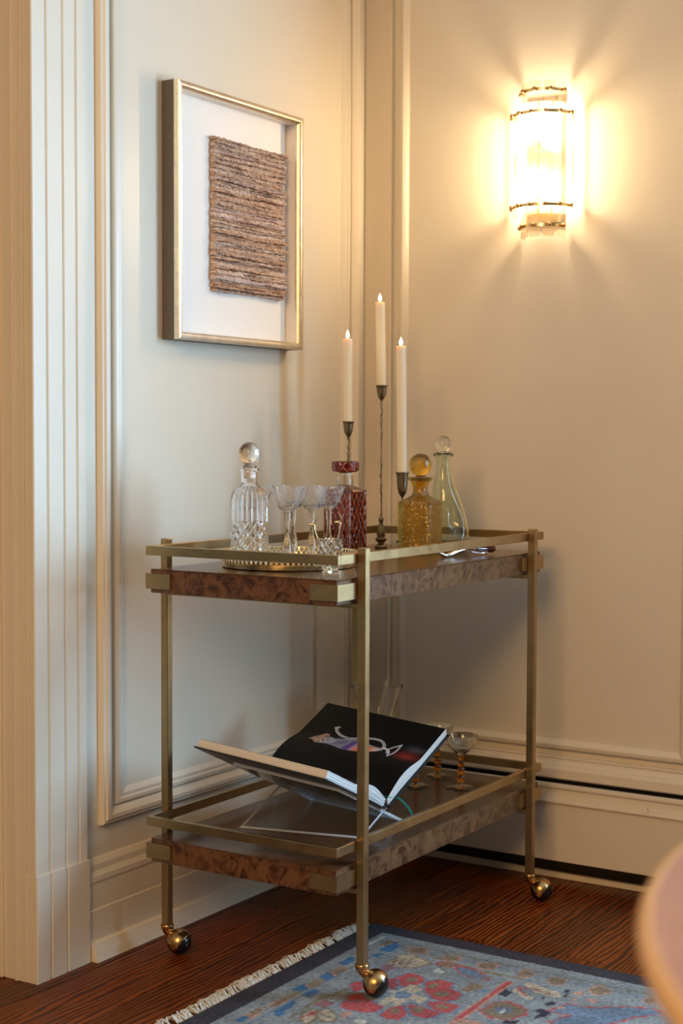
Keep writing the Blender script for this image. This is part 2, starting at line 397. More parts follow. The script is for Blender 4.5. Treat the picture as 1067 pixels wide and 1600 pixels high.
V = [(-0.4595-0.006+0.0, -0.0315, 0.197), (-0.4595+0.008, -0.0315, 0.197), (-0.4595+0.004, -0.026, 0.211), (-0.4595+0.0, -0.026, 0.209)]
V2 = [(a, b+0.0015, c) for a, b, c in V]
tb = mesh_obj('bent_tab', V+V2, [(0,1,2,3),(7,6,5,4),(0,4,5,1),(1,5,6,2),(2,6,7,3),(3,7,4,0)], PAINT, ht); tb.location = (-0.355, 0, 0)

# ------------------------------------------------------------------ rug
RUGX, RUGY, RUGT = 0.368, -0.552, 0.006
rug = empty('rug', (1.2, -1.6, 0.0), 'pale blue patterned wool rug with plum border and cream fringe', 'rug')
def z1(pts): return [on_z(300+x_/3.138, 1440+y_/3.138, RUGT)[:2] for x_, y_ in pts]
def z2(pts): return [on_z(560+x_/4.104, 1440+y_/4.104, RUGT)[:2] for x_, y_ in pts]
def z3(pts): return [on_z(780+x_/3.81, 1460+y_/3.81, RUGT)[:2] for x_, y_ in pts]
def pip(X, Y, poly):
    ins = np.zeros(X.shape, bool); n = len(poly)
    for i in range(n):
        xa, ya = poly[i]; xb, yb = poly[(i+1) % n]
        if ya == yb: continue
        ins ^= ((ya > Y) != (yb > Y)) & (X < (xb-xa)*(Y-ya)/(yb-ya)+xa)
    return ins
def seg_d(X, Y, a, b):
    ax, ay = a; bx, by = b; L = (bx-ax)**2+(by-ay)**2+1e-12
    t = np.clip(((X-ax)*(bx-ax)+(Y-ay)*(by-ay))/L, 0, 1); return np.hypot(X-ax-t*(bx-ax), Y-ay-t*(by-ay))
def build_rug():
    st = 0.0038; x0, x1, y0, y1 = RUGX, RUGX+1.55, RUGY-2.1, RUGY
    nx, ny = int((x1-x0)/st), int((y1-y0)/st)
    X, Y = np.meshgrid(np.linspace(x0, x1, nx), np.linspace(y0, y1, ny))
    qx = np.round(X/0.005)*0.005; qy = np.round(Y/0.005)*0.005
    C = np.zeros(X.shape+(3,)); BL = np.array([0.27, 0.285, 0.275]); C[:] = BL
    dl = np.minimum(np.minimum(X-x0, x1-X), np.minimum(Y-y0, y1-Y))
    PL = (0.030, 0.023, 0.028); RED = (0.46, 0.075, 0.068); TAN = (0.52, 0.41, 0.27); BRN = (0.25, 0.17, 0.10); NAV = (0.05, 0.15, 0.28)
    SAL = (0.50, 0.27, 0.19); SLATE = (0.16, 0.21, 0.27); INK = (0.03, 0.025, 0.04); WHT = (0.62, 0.58, 0.47); OLV = (0.22, 0.18, 0.10); DBL = (0.16, 0.21, 0.28)
    def P(poly, col, out=None, ow=0.004, var=0.0):
        mk = pip(qx, qy, poly)
        if out is not None:
            d = np.full(X.shape, 9.0)
            for a, b in zip(poly, poly[1:]+poly[:1]): d = np.minimum(d, seg_d(qx, qy, a, b))
            C[(d < ow)] = out
        C[mk] = col
    def Ln(pts, col, w):
        for a, b in zip(pts, pts[1:]): C[seg_d(qx, qy, a, b) < w] = col
    # guard lines
    for o_, w_, c_ in ((0.088, 0.0022, OLV), (0.112, 0.0022, DBL)): C[np.abs(dl-o_) < w_] = c_
    rg = np.random.RandomState(5)
    # field beyond the part seen: repeated rosettes and sprigs
    for i in range(5):
        for j in range(7):
            cx, cy = RUGX+0.62+0.33*i+(j % 2)*0.12, -1.25-0.30*j+0.0
            if cx > x1-0.2 or cy < y0+0.2: continue
            for k in range(8):
                a = 2*PI*k/8; px_, py_ = cx+0.07*math.cos(a), cy+0.07*math.sin(a)
                C[np.hypot(qx-px_, qy-py_) < 0.03] = RED if (i+j) % 2 else BRN
            C[np.hypot(qx-cx, qy-cy) < 0.045] = TAN; C[np.hypot(qx-cx, qy-cy) < 0.02] = DBL
            Ln([(cx, cy-0.1), (cx+0.08, cy-0.17), (cx+0.02, cy-0.24)], OLV, 0.004)
    # stems
    Ln(z1([(420, 400), (560, 320), (700, 250), (800, 215)]), OLV, 0.003); Ln(z1([(480, 470), (620, 380), (760, 330)]), OLV, 0.004)
    Ln(z2([(70, 140), (170, 95)]), WHT, 0.003); Ln(z2([(260, 150), (520, 235), (760, 310), (1060, 370)]), OLV, 0.003)
    Ln(z2([(680, 610), (870, 490)]), DBL, 0.003); Ln(z2([(600, 655), (760, 540), (960, 390)]), SAL, 0.009); Ln(z2([(610, 645), (965, 385)]), RED, 0.004)
    for q in (((490, 330), (550, 300), (575, 320), (520, 345)), ((530, 360), (590, 330), (625, 340), (580, 375)), ((620, 270), (660, 245), (705, 265), (660, 290)),
              ((720, 205), (770, 168), (805, 180), (760, 212)), ((390, 455), (440, 415), (515, 385), (500, 408), (430, 462)), ((210, 482), (270, 458), (300, 468), (240, 492))): P(z1(q), NAV)
    for q in (((370, 412), (430, 380), (470, 375), (410, 417)), ((560, 312), (610, 288), (640, 300), (590, 322)), ((270, 457), (330, 420), (350, 430), (290, 470)), ((690, 250), (740, 220), (760, 235), (710, 262))): P(z1(q), BRN, SAL, 0.003)
    for q in (((525, 470), (590, 425), (612, 432), (600, 480), (560, 497)), ((610, 450), (660, 425), (700, 455), (690, 492), (640, 482))): P(z1(q), TAN, OLV, 0.005)
    Ln(z1([(540, 470), (600, 440)]), RED, 0.003); Ln(z1([(630, 450), (680, 470)]), OLV, 0.003)
    P(z1([(600, 402), (660, 382), (702, 400), (640, 422)]), (0.30, 0.12, 0.12)); P(z1([(800, 482), (850, 474), (862, 490), (820, 502)]), WHT); P(z1([(720, 450), (770, 435), (790, 455), (740, 475)]), SAL)
    # big rosette
    pet = [[(250, 350), (320, 328), (400, 345), (428, 375), (370, 402), (300, 422), (255, 400)], [(430, 385), (520, 368), (606, 395), (590, 430), (662, 460), (640, 492), (560, 512), (480, 492), (420, 440)],
           [(440, 512), (520, 510), (600, 525), (658, 545), (600, 582), (520, 577), (460, 547)], [(320, 520), (400, 540), (522, 582), (480, 612), (400, 612), (340, 592)],
           [(210, 550), (290, 530), (312, 590), (270, 627), (180, 622), (133, 590)], [(-60, 490), (60, 500), (162, 540), (120, 577), (50, 582), (-80, 562), (-130, 530)],
           [(130, 372), (240, 360), (252, 400), (230, 432), (150, 425)]]
    for q in pet: P(z2(q), RED, DBL, 0.004)
    for q in ([(770, 300), (840, 285), (850, 330), (790, 342)], [(750, 362), (845, 350), (850, 382), (780, 390)]): P(z1(q), RED, DBL, 0.004)
    for q in ([(300, 365), (360, 350), (385, 372), (330, 392)], [(440, 410), (500, 390), (520, 410), (470, 430)], [(470, 450), (560, 445), (600, 470), (520, 480)], [(480, 530), (570, 530), (600, 545), (530, 560)],
              [(350, 540), (420, 555), (400, 590), (350, 570)], [(205, 560), (270, 550), (260, 590), (215, 590)]): P(z2(q), BRN)
    P(z2([(325, 403), (415, 425), (355, 460), (442, 490), (400, 517), (322, 492), (255, 542), (208, 542), (262, 495), (150, 532), (128, 515), (230, 467), (178, 440), (260, 440)]), TAN)
    P(z2([(220, 468), (250, 446), (310, 440), (350, 466), (320, 490), (260, 495)]), DBL)
    # palmette, corner flowers, leaves
    P(z2([(186, 265), (260, 213), (340, 210), (455, 262), (420, 277), (340, 292), (230, 287)]), TAN, BRN, 0.004)
    for a in (250, 300, 350): Ln(z2([(a, 230), (a-40, 275)]), BRN, 0.0025)
    P(z2([(130, 172), (240, 123), (268, 150), (230, 192), (150, 192)]), NAV); P(z2([(80, 212), (162, 198), (120, 232)]), NAV); P(z2([(125, 152), (190, 113), (240, 125), (170, 152)]), BRN, SAL, 0.002)
    for q in ([(320, 168), (440, 165), (435, 200), (340, 200)], [(545, 215), (650, 222), (640, 247), (560, 247)], [(770, 265), (885, 270), (870, 302), (780, 297)]): P(z2(q), BRN, SAL, 0.004)
    P(z2([(485, 310), (520, 298), (552, 320), (520, 337)]), WHT)
    P(z2([(140, 280), (230, 275), (240, 300), (150, 320)]), (0.30, 0.14, 0.15))
    P(z2([(625, 280), (760, 310), (842, 372), (720, 352), (660, 332)]), SLATE, RED, 0.004); P(z2([(645, 432), (720, 388), (802, 400), (780, 430), (690, 452)]), BRN); P(z2([(740, 440), (820, 425), (840, 440), (770, 460)]), SLATE)
    P(z2([(500, 260), (600, 260), (610, 285), (540, 290)]), BRN, RED, 0.003)
    P(z2([(788, 570), (860, 523), (950, 512), (1070, 560), (1062, 592), (960, 627), (850, 612)]), BRN, RED, 0.005); P(z2([(860, 570), (900, 545), (960, 545), (990, 570), (930, 595)]), SLATE); P(z2([(895, 570), (930, 558), (952, 575), (915, 587)]), WHT)
    P(z2([(560, 655), (640, 620), (720, 625), (800, 650), (780, 690), (600, 700)]), SAL)
    P(z3([(135, 290), (180, 283), (352, 340), (372, 362), (340, 382), (290, 367), (200, 337)]), TAN, DBL, 0.004); P(z3([(73, 325), (110, 318), (202, 375), (182, 397), (130, 372)]), TAN, DBL, 0.004)
    Ln(z3([(100, 310), (190, 318), (300, 352)]), RED, 0.003); Ln(z3([(120, 325), (160, 360)]), RED, 0.003)
    for q in ([(240, 375), (270, 368), (278, 392)], [(288, 402), (330, 398), (335, 420), (265, 418)], [(380, 328), (417, 328), (402, 378), (380, 368), (395, 345)], [(205, 450), (262, 438), (304, 470), (240, 497), (198, 492), (240, 470)], [(-10, 352), (40, 322), (80, 345), (30, 372)],
              [(30, 510), (110, 510), (90, 530), (20, 532)]): P(z3(q), INK)
    for q in ([(125, 222), (165, 208), (204, 235), (160, 252), (118, 245)], [(293, 270), (340, 252), (398, 270), (370, 297), (310, 297)], [(538, 325), (600, 303), (664, 335), (600, 358), (560, 352)], [(853, 385), (900, 373), (942, 400), (880, 412)]): P(z3(q), BRN, SAL, 0.004)
    P(z3([(410, 412), (470, 425), (560, 440), (720, 430), (900, 440), (980, 470), (780, 492), (700, 520), (560, 540), (420, 560), (300, 520), (440, 480), (290, 455)]), SLATE, RED, 0.005)
    for q in ([(510, 385), (560, 378), (595, 395), (560, 407)], [(415, 385), (462, 373), (452, 402)], [(440, 345), (490, 333), (515, 355), (460, 367)], [(330, 437), (380, 418), (385, 440)]): P(z3(q), SAL)
    C[dl < 0.050] = PL; C[np.abs(dl-0.0515) < 0.0018] = (0.42, 0.40, 0.36)
    # knot rows: uneven wool tone, abrash along one direction
    bd_ = dl < 0.050; C[~bd_] *= 0.80
    kn = rg.rand(*X.shape); C *= (0.62+0.70*kn)[..., None]; C *= (0.93+0.10*np.sin(Y*61)+0.05*np.sin(X*43))[..., None]
    Z = RUGT-0.0014+0.0014*rg.rand(*X.shape); ed = dl < 0.004; Z[ed] = RUGT*0.55
    V = np.stack([X-1.2, Y+1.6, Z], -1).reshape(-1, 3); 
    idx = np.arange(nx*ny).reshape(ny, nx); F = np.stack([idx[:-1, :-1], idx[:-1, 1:], idx[1:, 1:], idx[1:, :-1]], -1).reshape(-1, 4)
    # skirt to the floor
    bnd = np.concatenate([idx[0, :], idx[1:, -1], idx[-1, -2::-1], idx[-2:0:-1, 0]]); nb = len(bnd); base = len(V)
    VB = V[bnd].copy(); VB[:, 2] = 0.0; V = np.concatenate([V, VB])
    FS = [[bnd[i], base+i, base+(i+1) % nb, bnd[(i+1) % nb]] for i in range(nb)]
    me = bpy.data.meshes.new('pile'); me.from_pydata(V.tolist(), [], F.tolist()+[[int(i) for i in f] for f in FS])
    at = me.color_attributes.new('col', 'FLOAT_COLOR', 'POINT')
    cc = np.ones((len(V), 4), np.float32); cc[:len(C.reshape(-1, 3)), :3] = C.reshape(-1, 3); cc[base:, :3] = PL; at.data.foreach_set('color', cc.ravel())
    me.materials.append(attr_mat('rug_wool', 'col', 0.95, bumps=500)); me.update()
    o = bpy.data.objects.new('pile', me); COL.objects.link(o); o.parent = rug
    # fringe: bunches of cream threads along both ends
    for side, xe in ((-1, x0), (1, x1)):
        mb = MB(); y = y1-0.004
        while y > y0:
            y -= rg.uniform(0.003, 0.0075); L = rg.uniform(0.016, 0.036)
            if rg.rand() < 0.06: y -= 0.008
            for k in range(3):
                a = rg.uniform(-0.9, 0.9); h = rg.uniform(0.003, 0.013)
                p0 = np.array([xe, y, 0.003]); p1 = p0+np.array([side*L*0.5, math.sin(a)*L*0.4, h]); p2 = p0+np.array([side*L*math.cos(a)*0.95, math.sin(a)*L*0.9, 0.0025+h*0.4*rg.rand()])
                mb.add(*tube([tuple(p-np.array([1.2, -1.6, 0])) for p in (p0, p1, p2)], [0.0011, 0.0016, 0.0010], 4))
        fo = mb.obj('fringe', simple('fringe_wool', (0.60, 0.55, 0.45), 0.95), rug, 60); fo['kind'] = 'stuff'
build_rug()

# ------------------------------------------------------------------ bar cart
CX, CY = 0.3414, -0.5709; HX, HY = 0.2222, 0.4376
cart = empty('bar_cart', (CX, CY, 0.0), 'two tier brass bar cart with burl wood shelves and ball casters', 'bar cart')
PS = 0.017; PY = HY-0.0755
for sx in (-1, 1):
    for sy in (-1, 1):
        xx = sx*(HX+PS/2)
        onrug = (sx == 1 and sy == -1); lift = RUGT-0.0005 if onrug else 0.0
        po = MB().box(-PS/2, PS/2, -PS/2, PS/2, 0.055+lift, 0.839, 0.0014).obj('post', BRASS, cart); po.location = (xx, sy*PY, 0)
for (zt, nm) in ((0.784, 'upper'), (0.253, 'lower')):
    th = 0.0465
    sh = MB().box(-HX+0.008, HX-0.006, -HY+0.006, HY-0.006, zt-th, zt-0.003, 0.0006).obj('shelf', BURL, cart)
    MB().box(-HX+0.008, HX-0.006, -HY+0.006, HY-0.006, zt-0.003, zt, 0.0008).obj('shelf_top', TOPWOOD, sh)
    rz = 0.829 if nm == 'upper' else 0.296
    t = 0.010
    for s in (-1, 1):
        a, b_ = sorted((s*HX, s*(HX-t))); MB().box(a, b_, -HY+t, HY-t, rz-0.018, rz, 0.0008).obj('rail', BRASS, cart)
        a, b_ = sorted((s*HY, s*(HY-t))); MB().box(-HX, HX, a, b_, rz-0.018, rz, 0.0008).obj('rail', BRASS, cart)
        MB().box(-HX-PS*0.5, HX+PS*0.5, s*PY-0.009, s*PY+0.009, zt-th-0.010, zt-th-0.0005, 0.001).obj('support_bar', BRASS, cart)
    bz0, bz1 = zt-0.0385, zt-0.0085
    for sx in (-1, 1):
        for sy in (-1, 1):
            q = [(0, 0), (-0.060, 0), (-0.060, -0.0065), (-0.0085, -0.0065), (-0.0085, -0.111), (0, -0.111)]
            V, F = extrude_poly([(sx*(HX+a), sy*(HY+b_)) for a, b_ in q], 'z', bz0, bz1)
            mesh_obj('corner_bracket', V, F, BRASS, cart)
# casters
def caster():
    C0 = np.array([0.026, 0.006, 0.025]); R = 0.0245
    root = bpy.data.objects.new('caster', None); COL.objects.link(root)
    b_ = MB().add(*ball(*C0, R, 32)).obj('wheel_ball', BLACKRUB, root, 60)
    d = np.array([0.026, 0.006, 0]); d /= np.linalg.norm(d); ax = np.array([-d[1], d[0], 0]); upv = np.array([0, 0, 1.0])
    V = []; F = []; n, mm = 120, 60; ids = {}
    def vid(i, k):
        key = (i, k % n if i not in (0, mm) else 0)
        if key not in ids:
            th, ph = PI*i/mm, 2*PI*k/n
            nv = d*math.sin(th)*math.cos(ph)+ax*math.sin(th)*math.sin(ph)+upv*math.cos(th)
            ids[key] = len(V); V.append(C0+nv*(R+0.0026))
        return ids[key]
    for i in range(mm):
        for k in range(n):
            th, ph = PI*(i+0.5)/mm, 2*PI*(k+0.5)/n
            a, c_ = math.sin(th)*math.cos(ph), math.cos(th)
            if c_ > max(-0.42, 1.75*abs(a)-0.76 if a < 0 else 1.5*a-0.58):
                f = []
                for q in (vid(i, k), vid(i+1, k), vid(i+1, k+1), vid(i, k+1)):
                    if q not in f: f.append(q)
                F.append(tuple(f))
    h = mesh_obj('hood', V, F, CASTER, root, 60)
    sm = h.modifiers.new('thick', 'SOLIDIFY'); sm.thickness = 0.0016; sm.offset = -1
    nk = MB(); nk.add(*lathe([(0, 0.059), (0.0125, 0.059), (0.0135, 0.0575), (0.0135, 0.0555), (0.0115, 0.0545), (0.0115, 0.0535), (0.013, 0.0525), (0.0125, 0.049), (0, 0.047)], 24))
    nk.add(*tube([(0, 0, 0.051), (0.003, 0.0007, 0.046), (0.008, 0.0018, 0.040), (0.016, 0.004, 0.034)], [0.0118, 0.0108, 0.009, 0.007], 16))
    nk.obj('neck', CASTER, root, 50)
    for s in (-1, 1): MB().add(*tube([tuple(C0+ax*s*(R+0.0005)-upv*0.004), tuple(C0+ax*s*(R+0.0034)-upv*0.004)], 0.0032, 10)).obj('axle_pin', CASTER, root, 50)
    return root
c0 = caster()
first = True
for sx in (-1, 1):
    for sy in (-1, 1):
        c_ = c0 if first else copy_tree(c0); first = False
        c_.parent = cart; c_.location = (sx*(HX+PS/2), sy*PY, RUGT-0.0005 if (sx == 1 and sy == -1) else 0.0)

# ------------------------------------------------------------------ framed paper art on the left wall
FY0, FY1, FZ0, FZ1, FD = -0.8085, -0.3435, 1.2445, 1.7785, 0.046
pf = empty('framed_artwork', (0.0, (FY0+FY1)/2, FZ0), 'champagne framed shadow box with layered torn paper on white mat', 'picture')
cy = (FY0+FY1)/2; hw, hh = (FY1-FY0)/2, FZ1-FZ0; fwid = 0.017
# four mitred frame sides: champagne front bead on a taupe box
def frame_side(p0, p1, q0, q1):
    """outer edge p0-p1, inner edge q0-q1 (y,z pairs)"""
    prof = [(0.0, FD-0.005), (0.15, FD-0.001), (0.35, FD), (0.65, FD-0.001), (0.85, FD-0.005), (1.0, FD-0.012)]
    V = []; F = []
    for (o_, i_) in ((p0, q0), (p1, q1)):
        for t, xh in prof: V.append((xh, o_[0]+(i_[0]-o_[0])*t, o_[1]+(i_[1]-o_[1])*t))
        V.append((FD-0.014, i_[0], i_[1])); V.append((FD-0.014, o_[0], o_[1]))
    n = len(prof)+2
    for j in range(n): F.append((j, (j+1) % n, n+(j+1) % n, n+j))
    F += [tuple(range(n)), tuple(range(n, 2*n))[::-1]]
    mesh_obj('frame_side', V, F, CHAMP, pf, 35)
O = [(-hw, 0), (hw, 0), (hw, hh), (-hw, hh)]; I = [(-hw+fwid, fwid), (hw-fwid, fwid), (hw-fwid, hh-fwid), (-hw+fwid, hh-fwid)]
for k in range(4): frame_side(O[k], O[(k+1) % 4], I[k], I[(k+1) % 4])
w2 = 0.010
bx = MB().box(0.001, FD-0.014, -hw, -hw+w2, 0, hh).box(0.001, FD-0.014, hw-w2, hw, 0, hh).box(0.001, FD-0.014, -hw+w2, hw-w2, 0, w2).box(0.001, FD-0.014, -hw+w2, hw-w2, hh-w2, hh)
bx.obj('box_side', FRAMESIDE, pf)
MATB = simple('mat_board', (0.88, 0.83, 0.76), 0.8)
mb = MB().box(0.002, 0.006, -hw+w2, hw-w2, w2, hh-w2)
for s in (-1, 1): mb.box(0.006, FD-0.014, *sorted((s*(hw-w2), s*(hw-w2-0.004))), w2, hh-w2)
mb.box(0.006, FD-0.014, -hw+w2, hw-w2, w2, w2+0.004).box(0.006, FD-0.014, -hw+w2, hw-w2, hh-w2-0.004, hh-w2)
mb.obj('mat_board', MATB, pf)
PAP = []
for k, c_ in enumerate(((0.50, 0.36, 0.27), (0.64, 0.49, 0.38), (0.38, 0.25, 0.18), (0.56, 0.37, 0.25), (0.72, 0.58, 0.46), (0.46, 0.29, 0.19), (0.58, 0.44, 0.39))):
    PAP.append(simple('torn_paper_%s' % 'abcdefg'[k], c_, 0.9))
ay0, ay1, az0, az1 = -0.652-cy, -0.384-cy, 1.360-FZ0, 1.690-FZ0
art = MB().box(0.006, 0.014, ay0+0.006, ay1-0.006, az0+0.004, az1-0.004).obj('torn_paper_stack', PAP[2], pf)
rg = np.random.RandomState(11); z = az0; ks = 0
while z < az1-0.002:
    hgt = rg.uniform(0.0020, 0.0056); n = 80
    ph = rg.rand(6)*7; front = 0.0185+rg.uniform(-0.0055, 0.005)
    ya, yb = ay0+rg.uniform(-0.003, 0.004), ay1+rg.uniform(-0.006, 0.004)
    V = []; F = []
    jt = np.cumsum(rg.randn(n+1))*0.0004; jb = np.cumsum(rg.randn(n+1))*0.0004; jt -= np.linspace(jt[0], jt[-1], n+1); jb -= np.linspace(jb[0], jb[-1], n+1)
    tilt = rg.uniform(-0.0015, 0.0015)
    for i in range(n+1):
        t = i/n; y = ya+(yb-ya)*t; dx = 0.0019*rg.randn()*0.7+0.0018*math.sin(9*t+ph[0])
        zt_ = z+hgt+jt[i]+0.0007*rg.randn()+tilt*(t-0.5); zb_ = z-0.001+jb[i]+0.0006*rg.randn()+tilt*(t-0.5)
        V += [(0.008, y, zb_), (front+dx, y, zb_), (front+dx+0.002*rg.rand(), y, (zt_+zb_)/2), (front+dx-0.0025, y, zt_), (0.008, y, zt_)]
    for i in range(n):
        for j in range(5): F.append((i*5+j, i*5+(j+1) % 5, (i+1)*5+(j+1) % 5, (i+1)*5+j))
    F += [(0, 1, 2, 3, 4), tuple(n*5+j for j in (4, 3, 2, 1, 0))]
    mesh_obj('paper_strip', V, F, PAP[rg.choice(7, p=(0.22, 0.2, 0.1, 0.16, 0.12, 0.1, 0.1))], art)
    z += hgt*rg.uniform(0.7, 0.95)

# ------------------------------------------------------------------ wall sconce
sc = empty('wall_sconce', (0.50, 0.0, 1.688), 'lit half-round glass wall sconce with gilt studded bands', 'sconce')
MB().box(-0.045, 0.045, -0.010, 0.0, -0.145, 0.145, 0.003).obj('back_plate', GOLD, sc)
def tier(nb, r, dep, z0, z1, zb, endz, bw, low=None):
    for k in range(nb):
        a = -PI/2+(k-(nb-1)/2)*(PI*0.86/(nb-1))
        x_, y_ = r*math.cos(a), -0.012+dep*math.sin(a)
        mb = MB().box(-bw/2, bw/2, -0.003, 0.003, z0, z1, 0.0012)
        g = mb.obj('glass_bar', SCGLASS, sc); g.location = (x_, y_, 0); g.rotation_euler = (0, 0, math.atan2(math.cos(a)*dep, -math.sin(a)*r)*1.0 if False else a+PI/2)
        for e0, e1 in [q for q, k_ in (((z1, z1+endz), False), ((z0-endz, z0), True)) if low in (None, k_)]:
            q = MB().box(-bw/2+0.001, bw/2-0.001, -0.003, 0.003, e0+0.0008, e1-0.0008, 0.001).obj('glass_end', SCGLASS2, g)
        for zz in zb:
            nx, ny = math.cos(a), math.sin(a)
            bd = MB().add(*ball(x_+nx*0.0085, y_+ny*0.0085, zz, 0.0052, 12)).obj('stud', CASTER, sc, 60)
    for zz in zb:
        pts = [((r+0.002)*math.cos(-PI+PI*i/28), -0.012+(dep+0.002)*math.sin(-PI+PI*i/28)) for i in range(29)]
        V = []; F = []
        for (x_, y_) in pts: V += [(x_, y_, zz-0.0035), (x_*1.03, y_*1.03, zz-0.0035), (x_*1.03, y_*1.03, zz+0.0035), (x_, y_, zz+0.0035)]
        for i in range(28):
            for j in range(4): F.append((i*4+j, i*4+(j+1) % 4, (i+1)*4+(j+1) % 4, (i+1)*4+j))
        mesh_obj('band', V, F, GOLD, sc, 40)
tier(7, 0.070, 0.068, -0.110, 0.106, (-0.108, 0.104), 0.020, 0.0300)
tier(5, 0.049, 0.050, 0.095, 0.160, (0.158,), 0.018, 0.0275, False)
tier(5, 0.049, 0.050, -0.162, -0.098, (-0.153,), 0.018, 0.0275, True)
for sx in (-1, 1):
    MB().add(*tube([(sx*0.0735, -0.014, -0.112), (sx*0.0735, -0.014, 0.108)], 0.0018, 8)).obj('side_rod', GOLD, sc, 60)
for zz in (-0.068, 0.064):
    hb = MB().add(*lathe([(0, -0.038), (0.012, -0.037), (0.012, -0.022), (0.009, -0.02), (0, -0.02)], 16, cz=zz, cy=-0.050)).obj('lamp_holder', GOLD, sc, 40)
    MB().add(*lathe([(0, -0.020), (0.008, -0.019), (0.012, -0.010), (0.013, 0.005), (0.009, 0.022), (0.003, 0.034), (0, 0.036)], 20, cz=zz, cy=-0.050)).obj('bulb', BULB, sc, 60)

# ------------------------------------------------------------------ round table in the foreground
TBX, TBY, TZ, TR = 2.266, -2.2105, 0.745, 0.62
tb = empty('round_table', (TBX, TBY, 0.0), 'polished pinkish brown round table with pale rounded rim', 'table')
def mat_table():
    mt, nt, b = new_mat('polished_mahogany'); v = coords(nt, scale=(1, 8, 1)); n = noise(nt, v, 14, 5, 0.6, 0.6)
    c = ramp(nt, n.outputs[0], [(0.3, (0.30, 0.135, 0.11)), (0.7, (0.38, 0.185, 0.155))]); nt.links.new(c, b.inputs['Base Color'])
    b.inputs['Roughness'].default_value = 0.3; b.inputs['Coat Weight'].default_value = 0.3; b.inputs['Coat Roughness'].default_value = 0.15; return mt
TOPM = mat_table(); RIMM = simple('rim_warm_sheen', (0.46, 0.28, 0.12), 0.38)  # paler rim tone paints the warm reflection along the rounded edge
MB().add(*lathe([(0, -0.018), (TR-0.010, -0.018), (TR-0.010, 0), (0, 0)], 128, cz=TZ)).obj('table_top', TOPM, tb, 30)
MB().add(*lathe([(TR-0.0097, 0), (TR-0.006, -0.0004), (TR-0.002, -0.003), (TR, -0.007), (TR-0.001, -0.012), (TR-0.006, -0.018), (TR-0.0097, -0.018), (TR-0.0097, 0)], 128, cz=TZ)).obj('rim', RIMM, tb, 50)
DARKW = simple('dark_mahogany', (0.06, 0.025, 0.015), 0.35)
MB().add(*lathe([(0, -0.018), (TR-0.02, -0.018), (TR-0.03, -0.085), (TR-0.07, -0.085), (TR-0.07, -0.03), (0, -0.03)], 96, cz=TZ)).obj('apron', DARKW, tb, 30)
MB().add(*lathe([(0, 0.10), (0.05, 0.10), (0.075, 0.16), (0.06, 0.24), (0.045, 0.34), (0.055, 0.5), (0.075, 0.62), (0.13, 0.69), (0.15, 0.715), (0, 0.715)], 40)).obj('pedestal', DARKW, tb, 40)
for k in range(4):
    a = PI/4+k*PI/2; ca, sa = math.cos(a), math.sin(a)
    MB().add(*tube([(0.03*ca, 0.03*sa, 0.16), (0.16*ca, 0.16*sa, 0.15), (0.28*ca, 0.28*sa, 0.09), (0.38*ca, 0.38*sa, 0.026+RUGT)], [0.035, 0.032, 0.026, 0.024], 12)).obj('foot', DARKW, tb, 50)

# ------------------------------------------------------------------ things on the upper shelf
ZT = 0.7842
# gilt gallery tray
TX, TY = 0.314, -0.800
tray = empty('gallery_tray', (TX, TY, ZT), 'round gilt tray with a pierced gallery rim on the upper shelf', 'tray')
R0 = 0.130
MB().add(*lathe([(0, 0), (R0, 0), (R0+0.003, 0.002), (R0+0.004, 0.010), (R0+0.002, 0.011), (R0-0.001, 0.009), (R0-0.004, 0.004), (0, 0.004)], 96)).obj('base', GOLD, tray, 40)
def gallery():
    V = []; F = []; n, rows = 960, 9; z0, z1_ = 0.0105, 0.030
    for j in range(rows+1):
        for k in range(n):
            a = 2*PI*k/n; t = j/rows; r = R0+0.003+0.006*t; zz = z0+(z1_-z0)*t+(0.0012*abs(math.sin(a*40)) if j == rows else 0)
            V.append((r*math.cos(a), r*math.sin(a), zz))
    for j in range(rows):
        for k in range(n):
            u = (k % 12)-5.5; v_ = j-4
            hole = False
            if 1 <= j <= 4: hole = abs(u)/4.2+abs(j-2.5)/2.3 < 1
            if 4 <= j <= 7: uu = ((k+6) % 12)-5.5; hole = hole or abs(uu)/4.2+abs(j-5.7)/2.3 < 1
            if not hole: F.append((j*n+k, j*n+(k+1) % n, (j+1)*n+(k+1) % n, (j+1)*n+k))
    o = mesh_obj('gallery_rim', V, F, GOLD, tray, 50); s_ = o.modifiers.new('t', 'SOLIDIFY'); s_.thickness = 0.0009
gallery()
ZTR = ZT+0.0042

def cut(a, k1, z, zs, depth):
    """diamond cut pattern depth at angle a and height z"""
    p = (a*k1/(2*PI)+z*zs) % 1.0; q = (a*k1/(2*PI)-z*zs) % 1.0
    return depth*(max(0, 1-abs(p-0.5)*5)+max(0, 1-abs(q-0.5)*5))

# cut crystal decanter
dec = empty('crystal_decanter', (0.2495, -0.8430, ZTR), 'clear cut crystal decanter with round ball stopper on gilt tray', 'decanter')
def d_dec(a, r, z, i):
    if i >= NOUT: return r
    if z < 0.085 and r > 0.03: return r-cut(a, 13, z, 42, 0.0034)
    if z < 0.150 and r > 0.03: return r-0.0022*abs(math.sin(a*11))
    return r
prof = [(0, 0), (0.034, 0), (0.0368, 0.002)]+[(0.0378, 0.004+0.0025*i) for i in range(49)]+[(0.0375, 0.130), (0.0362, 0.137), (0.0320, 0.145), (0.0250, 0.151), (0.0185, 0.156), (0.0165, 0.161), (0.0172, 0.175), (0.0180, 0.184), (0.0205, 0.188), (0.0205, 0.190)]
NOUT = len(prof)
prof += [(0.0150, 0.190), (0.0140, 0.180), (0.0130, 0.162), (0.0200, 0.150), (0.0300, 0.138), (0.0325, 0.125), (0.0325, 0.020), (0.028, 0.013), (0, 0.012)]
